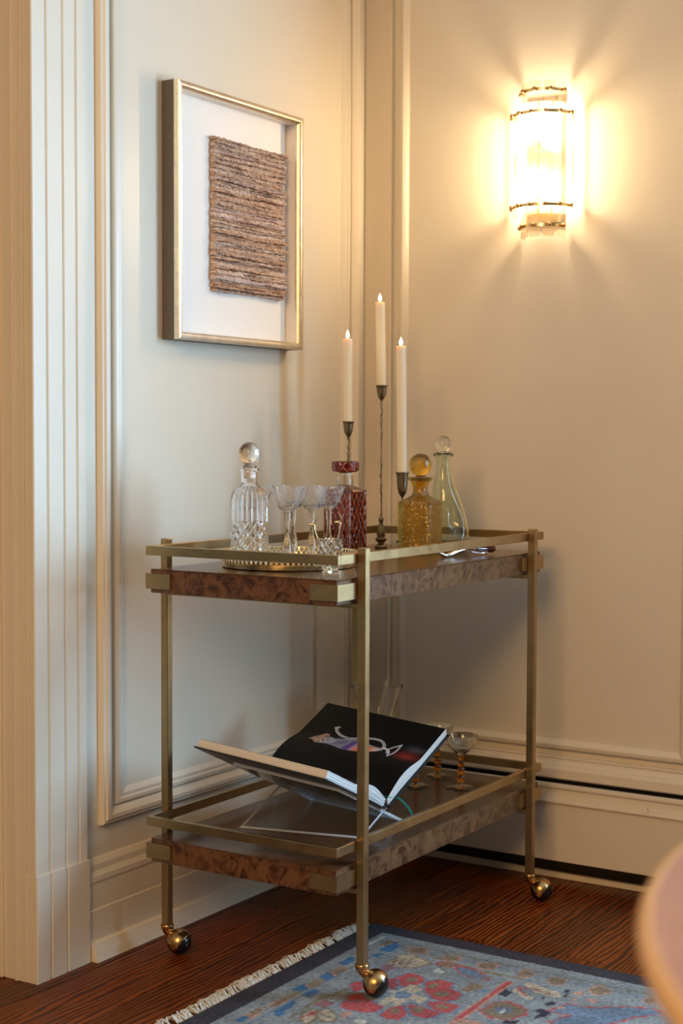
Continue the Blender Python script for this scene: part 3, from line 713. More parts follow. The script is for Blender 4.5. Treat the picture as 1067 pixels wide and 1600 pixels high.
MB().add(*lathe(prof, 240, d_dec)).obj('body', CRYSTAL, dec, 14)
def d_ball(a, r, z, i): return r*(1-0.025*abs(math.sin(a*6)))
bp_ = [(0, 0.170), (0.0115, 0.171), (0.0125, 0.189), (0.0130, 0.192), (0.0150, 0.195), (0.0090, 0.199)]+[(max(0.0, 0.0228*math.sin(PI*(i+3)/21)), 0.2205-0.0228*math.cos(PI*(i+3)/21)) for i in range(18)]+[(0, 0.2433)]
MB().add(*lathe(bp_, 72, d_ball)).obj('stopper', CRYSTAL, dec, 30)

# etched wine glasses
def wine_glass():
    root = empty('wine_glass', (0, 0, 0), 'etched clear wine glass with knopped stem on the gilt tray', 'glass', 'etched wine glasses on the gilt tray')
    bowl = [(0.0045, 0.106), (0.0080, 0.1085), (0.0150, 0.1120), (0.0190, 0.1180), (0.0232, 0.1270), (0.0280, 0.1390), (0.0335, 0.1545), (0.0337, 0.1552), (0.0326, 0.1550), (0.0271, 0.1395), (0.0223, 0.1277), (0.0180, 0.1190), (0.0138, 0.1142), (0.006, 0.1120), (0, 0.1115)]
    MB().add(*lathe([(0, 0.106)]+bowl, 48)).obj('bowl', ETCH, root, 50)
    stem = [(0, 0.0045), (0.0040, 0.0050), (0.0036, 0.014), (0.0048, 0.022), (0.0078, 0.034), (0.0086, 0.041), (0.0074, 0.049), (0.0048, 0.062), (0.0038, 0.076), (0.0044, 0.085), (0.0058, 0.091), (0.0050, 0.096), (0.0066, 0.101), (0.0060, 0.1058), (0, 0.106)]
    MB().add(*lathe(stem, 24, lambda a, r, z, i: r*(1-0.10*abs(math.sin(a*4)))*(1+(0.08*math.sin(z*1400) if z > 0.05 else 0)))).obj('stem', CRYSTAL, root, 30)
    MB().add(*lathe([(0, 0), (0.0285, 0), (0.0292, 0.0010), (0.0285, 0.0018), (0.012, 0.0030), (0.004, 0.0049), (0, 0.005)], 40)).obj('foot', CLEAR, root, 40)
    return root
PERP = np.array([0.8456, 0.5338]); VIEW = np.array([-0.5338, 0.8456])
g0 = wine_glass(); first = True
for (lat, dv, lb) in ((0.000, -0.062, 'etched wine glass on the gilt tray, standing closest to the short rail'), (0.008, 0.064, 'etched wine glass at the back of the gilt tray behind the other glasses'),
                      (0.047, -0.012, 'etched wine glass in the middle of the gilt tray'), (0.079, 0.050, 'etched wine glass on the gilt tray in front of the ruby decanter'),
                      (-0.064, 0.070, 'etched wine glass on the gilt tray behind the crystal decanter')):
    lat *= 1+dv/3.05                        # keep the same sight line when the glass stands further back
    q = np.array([TX, TY])+PERP*lat+VIEW*dv
    g_ = g0 if first else copy_tree(g0); first = False
    g_['label'] = lb; g_.location = (q[0], q[1], ZTR); g_.rotation_euler = (0, 0, random.uniform(0, 3))

# ruby square decanter
red = empty('ruby_decanter', (0.2315, -0.4555, ZT), 'square ruby red cut glass decanter with flat red stopper', 'decanter', rz=math.radians(-3))
def sq(n): return lambda a: 1.0/((abs(math.cos(a))**n+abs(math.sin(a))**n)**(1.0/n))
def ruby():
    hs = 0.0362; n = 400; rows = []
    rows += [(0, 0, 2, 0), (hs*0.9, 0, 12, 0), (hs, 0.003, 12, 0)]
    z = 0.006
    while z < 0.136: rows.append((hs, z, 12, 1)); z += 0.0013
    rows += [(hs, 0.138, 12, 0), (hs*0.97, 0.1415, 10, 0), (hs*0.80, 0.1445, 6, 0), (hs*0.62, 0.148, 3, 0), (0.0190, 0.151, 2, 0), (0.0186, 0.156, 2, 0), (0.0186, 0.170, 2, 0), (0.0195, 0.173, 2, 0), (0.0150, 0.173, 2, 0), (0.0140, 0.153, 2, 0),
             (0.020, 0.146, 3, 2), (hs*0.80, 0.136, 10, 2), (hs*0.80, 0.014, 10, 2), (0, 0.013, 2, 2)]
    prof = [(r, z) for r, z, e, t in rows]; colr = []
    def dsp(a, r, z, i):
        e, t = rows[i][2], rows[i][3]; rr = r*sq(e)(a)
        rel = None
        if t == 1:
            c_, s_ = math.cos(a), math.sin(a); side = (rr*s_ if abs(c_) > abs(s_) else rr*c_)
            edge = abs(side) > hs*0.84
            p = (side*62+z*31) % 1.0; q = (side*62-z*31) % 1.0
            gr = max(max(0, 1-abs(p-0.5)*9), max(0, 1-abs(q-0.5)*9))
            if edge: colr.append((0.93, 0.80, 0.76))
            else:
                rr -= 0.0020*gr
                colr.append((0.15+0.75*gr, 0.002+0.60*gr, 0.001+0.48*gr))
        elif t == 2: colr.append((1, 1, 1))
        elif z > 0.139 or z < 0.001: colr.append((0.95, 0.93, 0.9))
        else: colr.append((0.25, 0.003, 0.002))
        return rr
    V, F = lathe(prof, n, dsp)
    # poles carry no disp call
    full = [(1, 1, 1)]+colr+[(1, 1, 1)]
    me = mesh_obj('body', V, F, RUBY, red, 18)
    at = me.data.color_attributes.new('col', 'FLOAT_COLOR', 'POINT'); at.data.foreach_set('color', np.array([(*c_, 1) for c_ in full], np.float32).ravel())
    # stopper: faceted red disc on a clear plug
    st = MB().add(*lathe([(0, 0.150), (0.0125, 0.151), (0.0135, 0.173), (0.0130, 0.179), (0.0200, 0.1815), (0, 0.1815)], 32)).obj('stopper', CLEAR, red, 40)
    colr2 = []; prof2 = [(0, 0.1815), (0.0260, 0.1815), (0.0300, 0.1845)]+[(0.0308, 0.186+0.0012*i) for i in range(14)]+[(0.0300, 0.2035), (0.0260, 0.2055), (0, 0.2055)]
    def d2(a, r, z, i):
        if r > 0.0305:
            p = (a*8/(2*PI)+(z-0.194)*30) % 1.0; q = (a*8/(2*PI)-(z-0.194)*30) % 1.0
            g = max(max(0, 1-abs(p-0.5)*9), max(0, 1-abs(q-0.5)*9)); colr2.append((0.20+0.75*g, 0.003+0.85*g, 0.002+0.78*g)); return r-0.0014*g
        colr2.append((0.30, 0.02, 0.012) if r > 0.0295 else (0.5, 0.12, 0.09)); return r
    V, F = lathe(prof2, 144, d2); o = mesh_obj('stopper_disc', V, F, RUBY, st, 28)
    at = o.data.color_attributes.new('col', 'FLOAT_COLOR', 'POINT'); at.data.foreach_set('color', np.array([(*c_, 1) for c_ in [(0.8, 0.4, 0.35)]+colr2+[(0.8, 0.4, 0.35)]], np.float32).ravel())
ruby()

# amber square decanter
amb = empty('amber_decanter', (0.3690, -0.3615, ZT), 'square textured amber glass decanter with amber ball stopper', 'decanter', rz=math.radians(7))
def amber():
    hs = 0.0395
    rows = [(0, 0, 2), (hs*0.92, 0, 12), (hs, 0.003, 12)]+[(hs, 0.006+0.0055*i, 12) for i in range(20)]+[(hs*0.98, 0.1165, 10), (hs*0.86, 0.1205, 6), (hs*0.66, 0.1245, 3), (0.0195, 0.130, 2), (0.0168, 0.137, 2), (0.0165, 0.147, 2), (0.0200, 0.158, 2), (0.0268, 0.1655, 2), (0.0280, 0.168, 2), (0.0268, 0.170, 2), (0.0150, 0.164, 2),
           (0.0135, 0.150, 2), (0.0135, 0.134, 2), (hs*0.5, 0.122, 3), (hs*0.80, 0.113, 10), (hs*0.80, 0.012, 10), (0, 0.011, 2)]
    MB().add(*lathe([(r, z) for r, z, e in rows], 96, lambda a, r, z, i: r*sq(rows[i][2])(a))).obj('body', AMBER, amb, 35)
    p = [(0, 0.150), (0.0110, 0.152), (0.0128, 0.170), (0.0105, 0.1735)]+[(0.0252*math.sin(PI*(i+3)/24), 0.1975-0.0252*math.cos(PI*(i+3)/24)) for i in range(21)]+[(0, 0.2227)]
    MB().add(*lathe(p, 48)).obj('stopper', AMBERB, amb, 60)
amber()

# pale green pinched bottle
gr = empty('green_bottle', (0.3820, -0.2430, ZT), 'pale green pinched glass bottle with clear ball stopper', 'bottle')
def green():
    cam_dir = math.atan2(-VIEW[1], -VIEW[0])
    out = [(0, 0.0), (0.032, 0), (0.040, 0.003), (0.0432, 0.012), (0.0437, 0.025), (0.0432, 0.042), (0.0420, 0.060), (0.0400, 0.080), (0.0370, 0.100), (0.0330, 0.120), (0.0280, 0.140), (0.0225, 0.160), (0.0185, 0.178), (0.0165, 0.195), (0.0160, 0.208), (0.0178, 0.216), (0.0200, 0.220), (0.0195, 0.2225)]
    inn = [(0.0140, 0.2190), (0.0125, 0.207), (0.0130, 0.195), (0.0150, 0.178), (0.0190, 0.160), (0.0245, 0.140), (0.0295, 0.120), (0.0335, 0.100), (0.0365, 0.080), (0.0385, 0.060), (0.0395, 0.042), (0.0395, 0.026), (0.036, 0.012), (0.028, 0.007), (0, 0.006)]
    def up_(p_):  # resample finely
        o = []
        for (a, b), (c_, d_) in zip(p_, p_[1:]):
            k = max(1, int(abs(d_-b)/0.005))
            for i in range(k): o.append((a+(c_-a)*i/k, b+(d_-b)*i/k))
        return o+[p_[-1]]
    prof = up_(out)+up_(inn)
    def dsp(a, r, z, i):
        t = min(1, max(0, (z-0.03)/0.15)); sh = -0.0175*t*t*(3-2*t)
        for off, amp in ((0.25, 0.015), (PI-0.1, 0.012), (-1.4, 0.008)):
            da = (a-cam_dir-off+PI) % (2*PI)-PI
            r = r-amp*math.exp(-(da/0.42)**2-((z-0.070)/0.028)**2)*min(1, r/0.03)
        return (r, PERP[0]*sh, PERP[1]*sh)
    MB().add(*lathe(prof, 96, dsp)).obj('body', GREEN, gr, 80)
    sx, sy = PERP*-0.0175
    lp = MB(); 
    for s in (-1, 1):
        c_ = np.array([sx, sy])+PERP*s*0.0195
        lp.add(*tube(smooth_path([(sx+PERP[0]*s*0.013-VIEW[0]*0.010, sy+PERP[1]*s*0.013-VIEW[1]*0.010, 0.2215), (c_[0], c_[1], 0.2185), (sx+PERP[0]*s*0.013+VIEW[0]*0.010, sy+PERP[1]*s*0.013+VIEW[1]*0.010, 0.2215)], 8), 0.0042, 10))
    lp.obj('lip', GREEN, gr, 60)
    MB().add(*lathe([(0, 0.200), (0.0085, 0.201), (0.0105, 0.222), (0.008, 0.2275)]+[(0.0185*math.sin(PI*(i+3)/24), 0.2435-0.0185*math.cos(PI*(i+3)/24)) for i in range(21)]+[(0, 0.262)], 40, cx=sx, cy=sy)).obj('stopper', CLEAR, gr, 60)
green()

# candlesticks and candles
def candlestick(name_label, x_, y_, H, cup_h, cup_r, base, wob):
    r_ = empty('candlestick', (x_, y_, ZT), name_label, 'candlestick', 'bronze candlesticks on the upper shelf')
    c_ = [(0, H-cup_h-0.006), (0.0035, H-cup_h-0.006), (0.0045, H-cup_h-0.002), (0.0075, H-cup_h+0.001), (cup_r*0.72, H-cup_h*0.82), (cup_r*0.86, H-cup_h*0.55), (cup_r*0.92, H-cup_h*0.2), (cup_r*1.0, H-0.003), (cup_r*1.1, H-0.002), (cup_r*1.1, H), (cup_r*0.85, H), (cup_r*0.83, H-cup_h*0.45), (0, H-cup_h*0.45)]
    MB().add(*lathe(c_, 28)).obj('cup', BRONZE, r_, 45)
    rg_ = np.random.RandomState(int(H*1000)); n = 40; z0 = base*0.9
    pts = [(wob*rg_.randn(), wob*rg_.randn(), z0+(H-cup_h-0.004-z0)*i/n) for i in range(n+1)]
    MB().add(*tube(pts, [0.0021*(1+0.28*rg_.randn()*0.6) for _ in pts], 8)).obj('stem', BRONZE, r_, 60)
    MB().add(*lathe([(0, 0), (0.0145, 0), (0.0150, 0.003), (0.0125, 0.006), (0.0075, 0.009), (0.0075, 0.013), (0.0125, 0.017), (0.0135, 0.021), (0.0085, 0.025), (0.0100, 0.031), (0.0095, 0.040), (0.0060, 0.052), (0.0040, 0.060), (0.0062, 0.064), (0.0062, 0.068), (0.0030, 0.073), (0.0025, base), (0, base)], 28)).obj('base', BRONZE, r_, 45)
    return r_
def candle(label, x_, y_, z_, L, r, lean=(0, 0)):
    c_ = empty('taper_candle', (x_, y_, z_), label, 'candle', 'lit cream taper candles')
    n = 36; rows = int(L/0.0022); V = []; F = []
    prof = [(0, 0)]+[(r, L*i/rows) for i in range(rows+1)]+[(r*0.86, L+0.0012), (r*0.5, L-0.0006), (0, L-0.0010)]
    def dsp(a, rr, z, i):
        k = 1.0
        if rr > r*0.95 and z > 0.002: k = 1-0.030*(0.5+0.5*math.sin(a*9+z*620)*math.sin(a*9-z*620))
        t = z/L; return (rr*k, lean[0]*t, lean[1]*t)
    V, F = lathe(prof, n, dsp); mesh_obj('wax', V, F, WAX, c_, 60)
    lx, ly = lean
    MB().add(*tube([(lx, ly, L-0.002), (lx+0.0003, ly, L+0.0045)], 0.0009, 6)).obj('wick', WICK, c_)
    MB().add(*lathe([(0, L+0.0025), (0.0030, L+0.0045), (0.0042, L+0.0085), (0.0034, L+0.013), (0.0014, L+0.0185), (0, L+0.0215)], 16, cx=lx, cy=ly)).obj('flame', FLAME, c_, 60)
    return c_
# positions from the sight lines; heights from the cups
candlestick('bronze candlestick of middle height rising behind the ruby decanter', 0.1605, -0.3300, 0.2945, 0.031, 0.0128, 0.075, 0.0006)
candle('lit taper candle standing above the ruby decanter stopper', 0.1605, -0.3300, ZT+0.2820, 0.2005, 0.0111, (-0.002, -0.001))
candlestick('tallest thin stemmed bronze candlestick between ruby and amber decanters', 0.2040, -0.2540, 0.3790, 0.030, 0.0128, 0.080, 0.0006)
candle('topmost lit taper candle on the tallest candlestick', 0.2040, -0.2540, ZT+0.3660, 0.2040, 0.0112, (-0.004, -0.0025))
candlestick('short bronze candlestick with deep cup hidden behind the amber decanter', 0.2850, -0.2960, 0.1790, 0.052, 0.0142, 0.085, 0.0003)
candle('longest lit taper candle behind the amber decanter', 0.2850, -0.2960, ZT+0.1640, 0.3000, 0.0114, (-0.004, -0.0025))

# small cut crystal bowl with two gilt cocktail picks
bw = empty('crystal_bowl', (0.4735, -0.8920, ZT), 'small scalloped cut crystal bowl beside the gilt tray', 'bowl')
prof = [(0, 0), (0.014, 0), (0.0165, 0.002), (0.0140, 0.006), (0.0165, 0.011)]+[(0.0185+0.0065*((z_-0.014)/0.05)**0.8, z_) for z_ in np.arange(0.014, 0.063, 0.0024)]
NB_ = len(prof); prof += [(0.0235, 0.063), (0.0205, 0.050), (0.0165, 0.022), (0.012, 0.015), (0, 0.014)]
def d_bowl(a, r, z, i):
    s_ = 1.0
    if i < NB_ and z > 0.012: r -= cut(a, 9, z, 45, 0.0030)
    return r
V, F = lathe(prof, 108, d_bowl)
V = [(x_, y_, z_+(0.003*abs(math.sin(4.5*math.atan2(y_, x_))) if z_ > 0.055 else 0)) for x_, y_, z_ in V]
mesh_obj('body', V, F, CRYSTAL, bw, 14)
def pick(lx, ly, lz, flip, side, lb):
    """tip sits in the bowl, antlered head above; lx.. offset of the head from the tip"""
    r_ = empty('cocktail_pick', (0.4735+0.006*side, -0.8920+0.004*side, ZT+0.016), lb, 'cocktail pick', 'gilt cocktail picks in the crystal bowl')
    P_ = [(lx*t, ly*t, lz*t) for t in np.linspace(0, 1, 24)]
    MB().add(*tube(P_, [0.0009+0.0007*(i % 2) for i in range(24)], 8)).obj('shaft', GOLD, r_, 60)
    hd = MB().add(*tube(smooth_path([(lx*0.97, ly*0.97, lz*0.97), (lx, ly, lz+0.003), (lx-flip*PERP[0]*0.004, ly-flip*PERP[1]*0.004, lz+0.007), (lx-flip*PERP[0]*0.010, ly-flip*PERP[1]*0.010, lz+0.006)], 4), [0.0022]*4+[0.0030]*5+[0.0022]*3+[0.0014], 8)).obj('head', GOLD, r_, 60)
    an = MB()
    for s in (-1, 1):
        b_ = np.array([lx, ly, lz+0.008]); o_ = np.array([*(VIEW*s*0.004), 0])
        an.add(*tube(smooth_path([b_, b_+o_+np.array([flip*PERP[0]*0.004, flip*PERP[1]*0.004, 0.006]), b_+1.3*o_+np.array([flip*PERP[0]*0.006, flip*PERP[1]*0.006, 0.013])], 4), 0.0009, 6))
        an.add(*tube([b_+o_+np.array([flip*PERP[0]*0.004, flip*PERP[1]*0.004, 0.006]), b_+o_+np.array([-flip*PERP[0]*0.001, -flip*PERP[1]*0.001, 0.011])], 0.0008, 6))
    an.obj('antler', GOLD, hd, 60)
pick(-0.0210, -0.0130, 0.0700, 1, -1, 'gilt cocktail pick leaning out of the crystal bowl toward the wine glasses')
pick(0.0085, 0.0055, 0.0745, 1, 1, 'gilt cocktail pick with antlered head standing upright in crystal bowl')

# bottle opener lying by the long rail
op = empty('bottle_opener', (0.4920, -0.3570, ZT+0.0020), 'silver bottle opener with dark amber handle lying on shelf', 'bottle opener', rz=math.radians(-18))
op.scale = (0.8, 0.78, 0.8)
def oy(px): return 0.0
shk = smooth_path([(-0.004, -0.112, 0.010), (-0.002, -0.094, 0.003), (0.000, -0.075, 0.006), (0.001, -0.045, 0.014), (0.002, -0.015, 0.0185), (0.002, 0.015, 0.0165)], 6)
V, F = tube(shk, [0.005]*len(shk), 12); 
V = [(x_*1.4, y_, z_) for x_, y_, z_ in V]; mesh_obj('shank', V, F, SILVER, op, 60)
MB().add(*tube(smooth_path([(-0.007, -0.122, 0.016), (-0.006, -0.110, 0.009), (-0.004, -0.095, 0.0042)], 6), [0.0035]*6+[0.006]*6+[0.004], 12)).obj('hook', SILVER, op, 60)
MB().add(*tube(smooth_path([(0.004, 0.000, 0.0095), (0.005, 0.020, 0.0060), (0.006, 0.045, 0.0040), (0.006, 0.062, 0.0042)], 6), [0.0028]*12+[0.0034]*7, 10)).obj('lever', SILVER, op, 60)
MB().add(*tube([(0.001, 0.018, 0.0165), (0.001, 0.022, 0.0165), (0.001, 0.034, 0.0165), (0.001, 0.055, 0.0155), (0.001, 0.080, 0.0145), (0.001, 0.090, 0.0140), (0.001, 0.094, 0.0138)], [0.0055, 0.0065, 0.0078, 0.0100, 0.0118, 0.0100, 0.004], 18)).obj('handle', simple('tortoise_resin', (0.07, 0.012, 0.006), 0.08, Coat_Weight=0.6), op, 60)

# ------------------------------------------------------------------ things on the lower shelf
ZL = 0.2532
# book: right end of the gutter G, unit vectors along the spine (U, towards the page head), near half (N), far half (Fv)
G = np.array([0.4845, -0.6983, 0.3137]); ang, tilt, al = 0.0241, 0.0969, 0.413; BWD, BLN = 0.2648, 0.2983
uh = np.array([math.cos(ang), math.sin(ang), 0]); vv = np.array([-uh[1], uh[0], 0]); zz_ = np.array([0, 0, 1.0])
U = -uh*math.cos(tilt)+zz_*math.sin(tilt); NN = uh*math.sin(tilt)+zz_*math.cos(tilt)
Nv = -vv*math.cos(al)+NN*math.sin(al); Fv = vv*math.cos(al)+NN*math.sin(al)
nN = np.cross(U, Nv); nN = nN if nN[2] > 0 else -nN
nF = np.cross(U, Fv); nF = nF if nF[2] > 0 else -nF
BO = np.array([G[0]+U[0]*BLN/2, G[1]+U[1]*BLN/2, ZL+0.0])
book = empty('open_book', tuple(BO), 'large open picture book with black pages on clear stand', 'book')
def bk(D, nrm, s, t, h): return G+D*s+U*t+nrm*h-BO
def bulge(s):
    q = s/BWD; return 0.013*math.sin(PI*min(1, q/0.55))**1.2*(1 if q < 0.55 else 0) if q < 0.55 else 0.0
PAGEED = simple('page_edges', (0.74, 0.73, 0.70), 0.8); COVER = simple('book_cover', (0.012, 0.014, 0.016), 0.35)
for D, nrm, thk in ((Nv, nN, 0.0155), (Fv, nF, 0.0165)):
    # text block with fine sheet lines: a stack of thin leaves
    mb = MB(); nl = 9; ns = 24
    for k in range(nl):
        h1 = -thk*k/nl; h0 = -thk*(k+0.86)/nl; ins = 0.0006*((k*7) % 3)
        Vv = []; Ff = []
        for i in range(ns+1):
            s = 0.004+(BWD-0.004-ins)*i/ns; b_ = bulge(s)*(1-k/nl)
            for t in (ins, BLN-ins): Vv += [bk(D, nrm, s, t, h1+b_), bk(D, nrm, s, t, h0+b_*(1-1/nl))]
        for i in range(ns):
            a = i*4; c_ = a+4; Ff += [(a, c_, c_+2, a+2), (a+1, a+3, c_+3, c_+1), (a, a+1, c_+1, c_), (a+2, c_+2, c_+3, a+3)]
        Ff += [(0, 2, 3, 1), (ns*4, ns*4+1, ns*4+3, ns*4+2)]
        mb.add(Vv, Ff)
    mb.obj('text_block', PAGEED, book)
    # board
    Vv = [bk(D, nrm, s, t, h) for s in (0.0, BWD+0.004) for t in (-0.004, BLN+0.004) for h in (-thk-0.0005, -thk-0.0035)]
    mesh_obj('cover_board', Vv, [(0,1,3,2),(4,6,7,5),(0,4,5,1),(2,3,7,6),(0,2,6,4),(1,5,7,3)], COVER, book)
sp = [tuple(bk(D, nrm, s, t, h)) for t in (-0.004, BLN+0.004) for (D, nrm, s, h) in ((Nv, nN, 0.012, -0.0165), (Fv, nF, 0.012, -0.0175), (Fv, nF, 0.012, -0.0200), (Nv, nN, 0.012, -0.0190))]
mesh_obj('spine', sp, [(0,1,2,3),(7,6,5,4),(0,4,5,1),(1,5,6,2),(2,6,7,3),(3,7,4,0)], COVER, book)
# black printed pages; the far one carries the picture of a claret jug
def page(D, nrm, paint):
    ns, nt_ = 210, 240
    S, T = np.meshgrid(np.linspace(0.002, BWD-0.001, ns), np.linspace(0.0005, BLN-0.0005, nt_), indexing='ij')
    Bq = np.array([bulge(s) for s in S[:, 0]])[:, None]
    V = (G-BO)[None, None]+D*S[..., None]+U*T[..., None]+nrm*(Bq+0.0006)[..., None]*np.ones_like(S)[..., None]
    C = np.zeros(S.shape+(4,)); C[..., :3] = 0.004; C[..., 3] = 1
    if paint: paint(S, T, C)
    idx = np.arange(ns*nt_).reshape(ns, nt_); F = np.stack([idx[:-1, :-1], idx[1:, :-1], idx[1:, 1:], idx[:-1, 1:]], -1).reshape(-1, 4)
    me = bpy.data.meshes.new('printed_page'); me.from_pydata(V.reshape(-1, 3).tolist(), [], F.tolist())
    for p_ in me.polygons: p_.use_smooth = True
    at = me.color_attributes.new('col', 'FLOAT_COLOR', 'POINT'); at.data.foreach_set('color', C.astype(np.float32).ravel())
    me.materials.append(PAGEM); o = bpy.data.objects.new('printed_page', me); COL.objects.link(o); o.parent = book
PAGEM = attr_mat('printed_paper', 'col', 0.5, spec=0.25)
def st(pts):
    """photo pixels (crop 440,1090 scale 3.81) to (s,t) on the far page plane"""
    out = []
    for (x_, y_) in pts:
        d = ray(440+x_/3.811, 1090+y_/3.811); k = ((G-CAM)@nF)/(d@nF); q = CAM+d*k-G; out.append((float(q@Fv), float(q@U)))
    return out
def paint_jug(S, T, C):
    def P(q, col, a=1.0):
        mk = pip(S, T, st(q)); C[mk, :3] = C[mk, :3]*(1-a)+np.array(col)*a
    def L(q, col, w):
        q = st(q)
        for a, b in zip(q, q[1:]): C[seg_d(S, T, a, b) < w, :3] = col
    # glow of the reflection on the table in the print
    (cs, ct), = st([(740, 355)]); g = np.exp(-((S-cs)/0.014)**2-((T-ct)/0.026)**2); C[..., :3] += g[..., None]*np.array([0.20, 0.02, 0.012])
    (cs, ct), = st([(800, 318)]); g = np.exp(-((S-cs)/0.010)**2-((T-ct)/0.020)**2); C[..., :3] += g[..., None]*np.array([0.05, 0.05, 0.055])
    P([(215, 285), (240, 250), (290, 232), (320, 245), (400, 248), (455, 258), (520, 280), (580, 300), (610, 305), (560, 325), (500, 336), (420, 337), (350, 325), (300, 300), (262, 287)], (0.20, 0.21, 0.26))
    P([(225, 283), (245, 255), (290, 238), (330, 262), (290, 285)], (0.30, 0.31, 0.36)); P([(330, 262), (400, 255), (380, 285), (300, 290)], (0.13, 0.14, 0.19))
    P([(345, 322), (420, 262), (455, 262), (390, 330)], (0.10, 0.05, 0.22)); P([(390, 330), (440, 280), (480, 300), (430, 337)], (0.42, 0.22, 0.30))
    P([(410, 335), (450, 295), (520, 290), (575, 305), (560, 325), (500, 336)], (0.62, 0.16, 0.06)); P([(520, 330), (540, 300), (600, 305), (560, 326)], (0.62, 0.38, 0.28))
    P([(160, 255), (200, 232), (270, 213), (292, 222), (270, 240), (215, 285), (195, 280), (185, 260)], (0.34, 0.22, 0.16))
    for k in range(16):
        xx, yy = 185+random.random()*90, 225+random.random()*45; P([(xx, yy), (xx+9, yy-4), (xx+12, yy+4), (xx+3, yy+7)], random.choice([(0.10, 0.05, 0.03), (0.6, 0.45, 0.36), (0.4, 0.2, 0.12)]))
    hnd = [tuple(p_) for p_ in smooth_path([(328, 180), (332, 205), (360, 230), (410, 245), (470, 244), (540, 246), (590, 258), (612, 282), (600, 305), (570, 318)], 8)]
    L(hnd, (0.45, 0.46, 0.50), 0.0032); L(hnd, (0.12, 0.12, 0.14), 0.0009)
    L([(322, 182), (345, 178)], (0.4, 0.4, 0.42), 0.0025)
    L([(605, 300), (632, 312), (628, 330)], (0.55, 0.56, 0.6), 0.003); L([(632, 312), (660, 300), (716, 285), (690, 315), (628, 358), (640, 325), (632, 312)], (0.5, 0.52, 0.56), 0.0018)
page(Nv, nN, None); page(Fv, nF, paint_jug)
# ribbon marker out of the gutter
rb = smooth_path([tuple(bk(Fv, nF, 0.004, 0.02, 0.002)), tuple(bk(Fv, nF, 0.006, -0.006, 0.004)), tuple(bk(Fv, nF, 0.018, -0.018, -0.004)), (0.5150-BO[0], -0.6600-BO[1], 0.292-BO[2]), (0.5230-BO[0], -0.6420-BO[1], 0.2570-BO[2])], 8)
V = []; F = []
for i, p_ in enumerate(rb):
    for k in (-1, 1): V += [(p_[0]+0.0016*k, p_[1]+0.0022*k, p_[2]+0.0002), (p_[0]+0.0016*k, p_[1]+0.0022*k, p_[2]-0.0002)]
for i in range(len(rb)-1):
    a = i*4; c_ = a+4; F += [(a, a+2, c_+2, c_), (a+1, c_+1, c_+3, a+3), (a, c_, c_+1, a+1), (a+2, a+3, c_+3, c_+2)]
mesh_obj('ribbon', V, F, simple('teal_ribbon', (0.01, 0.20, 0.15), 0.5), book, 60)

# acrylic cross stand: two interlocking plates, higher at the page head
stn = empty('book_stand', (BO[0], BO[1], ZL), 'clear acrylic cross shaped stand under the open book', 'book stand')
def plate(D, nrm, thk_top, sgn):
    """one sheet: upper arm under a cover, lower leg to the shelf on the other side"""
    th = 0.006; h1 = -thk_top-0.0042
    V = []
    for h in (h1, h1-th):
        for t, send in ((0.006, 0.19), (BLN-0.045, 0.19)):
            top = G+D*send+U*t+nrm*h; cr = G+U*t+nrm*h
            # run down the same sheet until it meets the shelf
            k = (ZL+0.0003-cr[2])/(-D[2]); bot = cr-D*k
            V += [top-np.array([BO[0], BO[1], ZL]), bot-np.array([BO[0], BO[1], ZL])]
    F = [(0, 1, 3, 2), (4, 6, 7, 5), (0, 2, 6, 4), (1, 5, 7, 3), (0, 4, 5, 1), (2, 3, 7, 6)]
    o = mesh_obj('plate', V, F, ACRYL, stn); o.data.materials.append(ACRYLE)
    for p_ in o.data.polygons: p_.material_index = 0 if p_.area > 0.02 else 1
plate(Nv, nN, 0.0155, -1); plate(Fv, nF, 0.0165, 1)

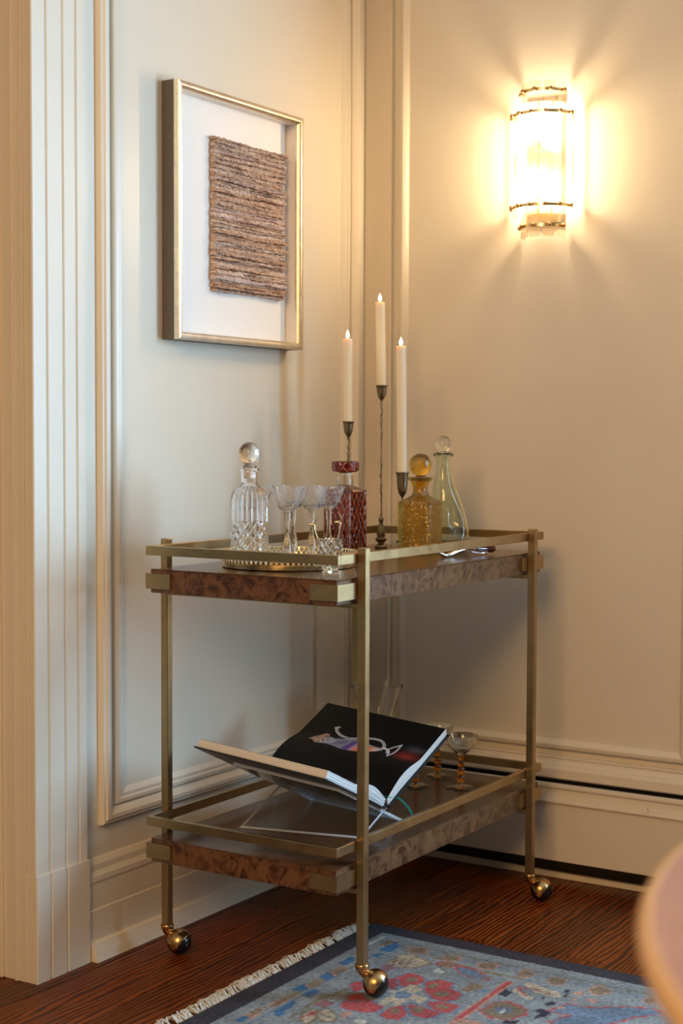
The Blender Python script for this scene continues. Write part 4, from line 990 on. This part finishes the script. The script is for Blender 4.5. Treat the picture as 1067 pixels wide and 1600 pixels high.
# amber stemmed coupes
def coupe():
    r_ = empty('coupe_glass', (0, 0, 0), 'clear champagne coupe with beaded amber stem on lower shelf', 'glass', 'amber stemmed coupes on the lower shelf')
    MB().add(*lathe([(0, 0.074), (0.0045, 0.0745), (0.0120, 0.0800), (0.0215, 0.0885), (0.0290, 0.0985), (0.0340, 0.1090), (0.0362, 0.1205), (0.0362, 0.1212), (0.0352, 0.1210), (0.0330, 0.1095), (0.0281, 0.0992), (0.0208, 0.0893), (0.0115, 0.0810), (0, 0.0775)], 48)).obj('bowl', CLEAR, r_, 60)
    p = [(0, 0.0045), (0.0065, 0.005), (0.0045, 0.010)]
    for zc, rr in ((0.0215, 0.0092), (0.0395, 0.0092), (0.0560, 0.0080)):
        for i in range(9): a = PI*(0.12+0.76*i/8); p.append((rr*math.sin(a), zc-rr*1.02*math.cos(a)))
    p += [(0.0045, 0.066), (0.0058, 0.070), (0.0050, 0.0739), (0, 0.0739)]
    MB().add(*lathe(p, 24)).obj('stem', AMBERS, r_, 60)
    MB().add(*lathe([(0, 0), (0.0335, 0), (0.0342, 0.0010), (0.0335, 0.0018), (0.016, 0.0028), (0.006, 0.0049), (0, 0.005)], 40)).obj('foot', CLEAR, r_, 40)
    return r_
k0 = coupe(); first = True
for (px_, py_, lb) in ((720, 1231.5, 'clear coupe with beaded amber stem standing by the lower long rail'), (683.5, 1213.5, 'amber stemmed coupe standing nearest the back wall on the lower shelf'), (649.5, 1229, 'amber stemmed coupe mostly hidden behind the open book')):
    q = on_z(px_, py_, ZL); k_ = k0 if first else copy_tree(k0); first = False; k_['label'] = lb; k_.location = (q[0], q[1], ZL)
# fluted trumpet vase behind the book
vs = empty('trumpet_vase', (0.1960, -0.2560, ZL), 'clear fluted glass trumpet vase behind the open book', 'vase')
prof = [(0, 0), (0.034, 0), (0.036, 0.003), (0.030, 0.010), (0.022, 0.030)]+[(0.022+0.0405*((z_-0.03)/0.18)**1.6, z_) for z_ in np.arange(0.04, 0.2101, 0.01)]
nvo = len(prof); prof += [(0.0612, 0.2105)]+[(0.0195+0.0405*((z_-0.03)/0.18)**1.6, z_) for z_ in np.arange(0.20, 0.035, -0.01)]+[(0.017, 0.028), (0, 0.024)]
MB().add(*lathe(prof, 120, lambda a, r, z, i: r*(1-(0.035*abs(math.sin(a*5)) if i < nvo else 0)*min(1, max(0, (0.2-z)/0.03))))).obj('body', CLEAR, vs, 30)
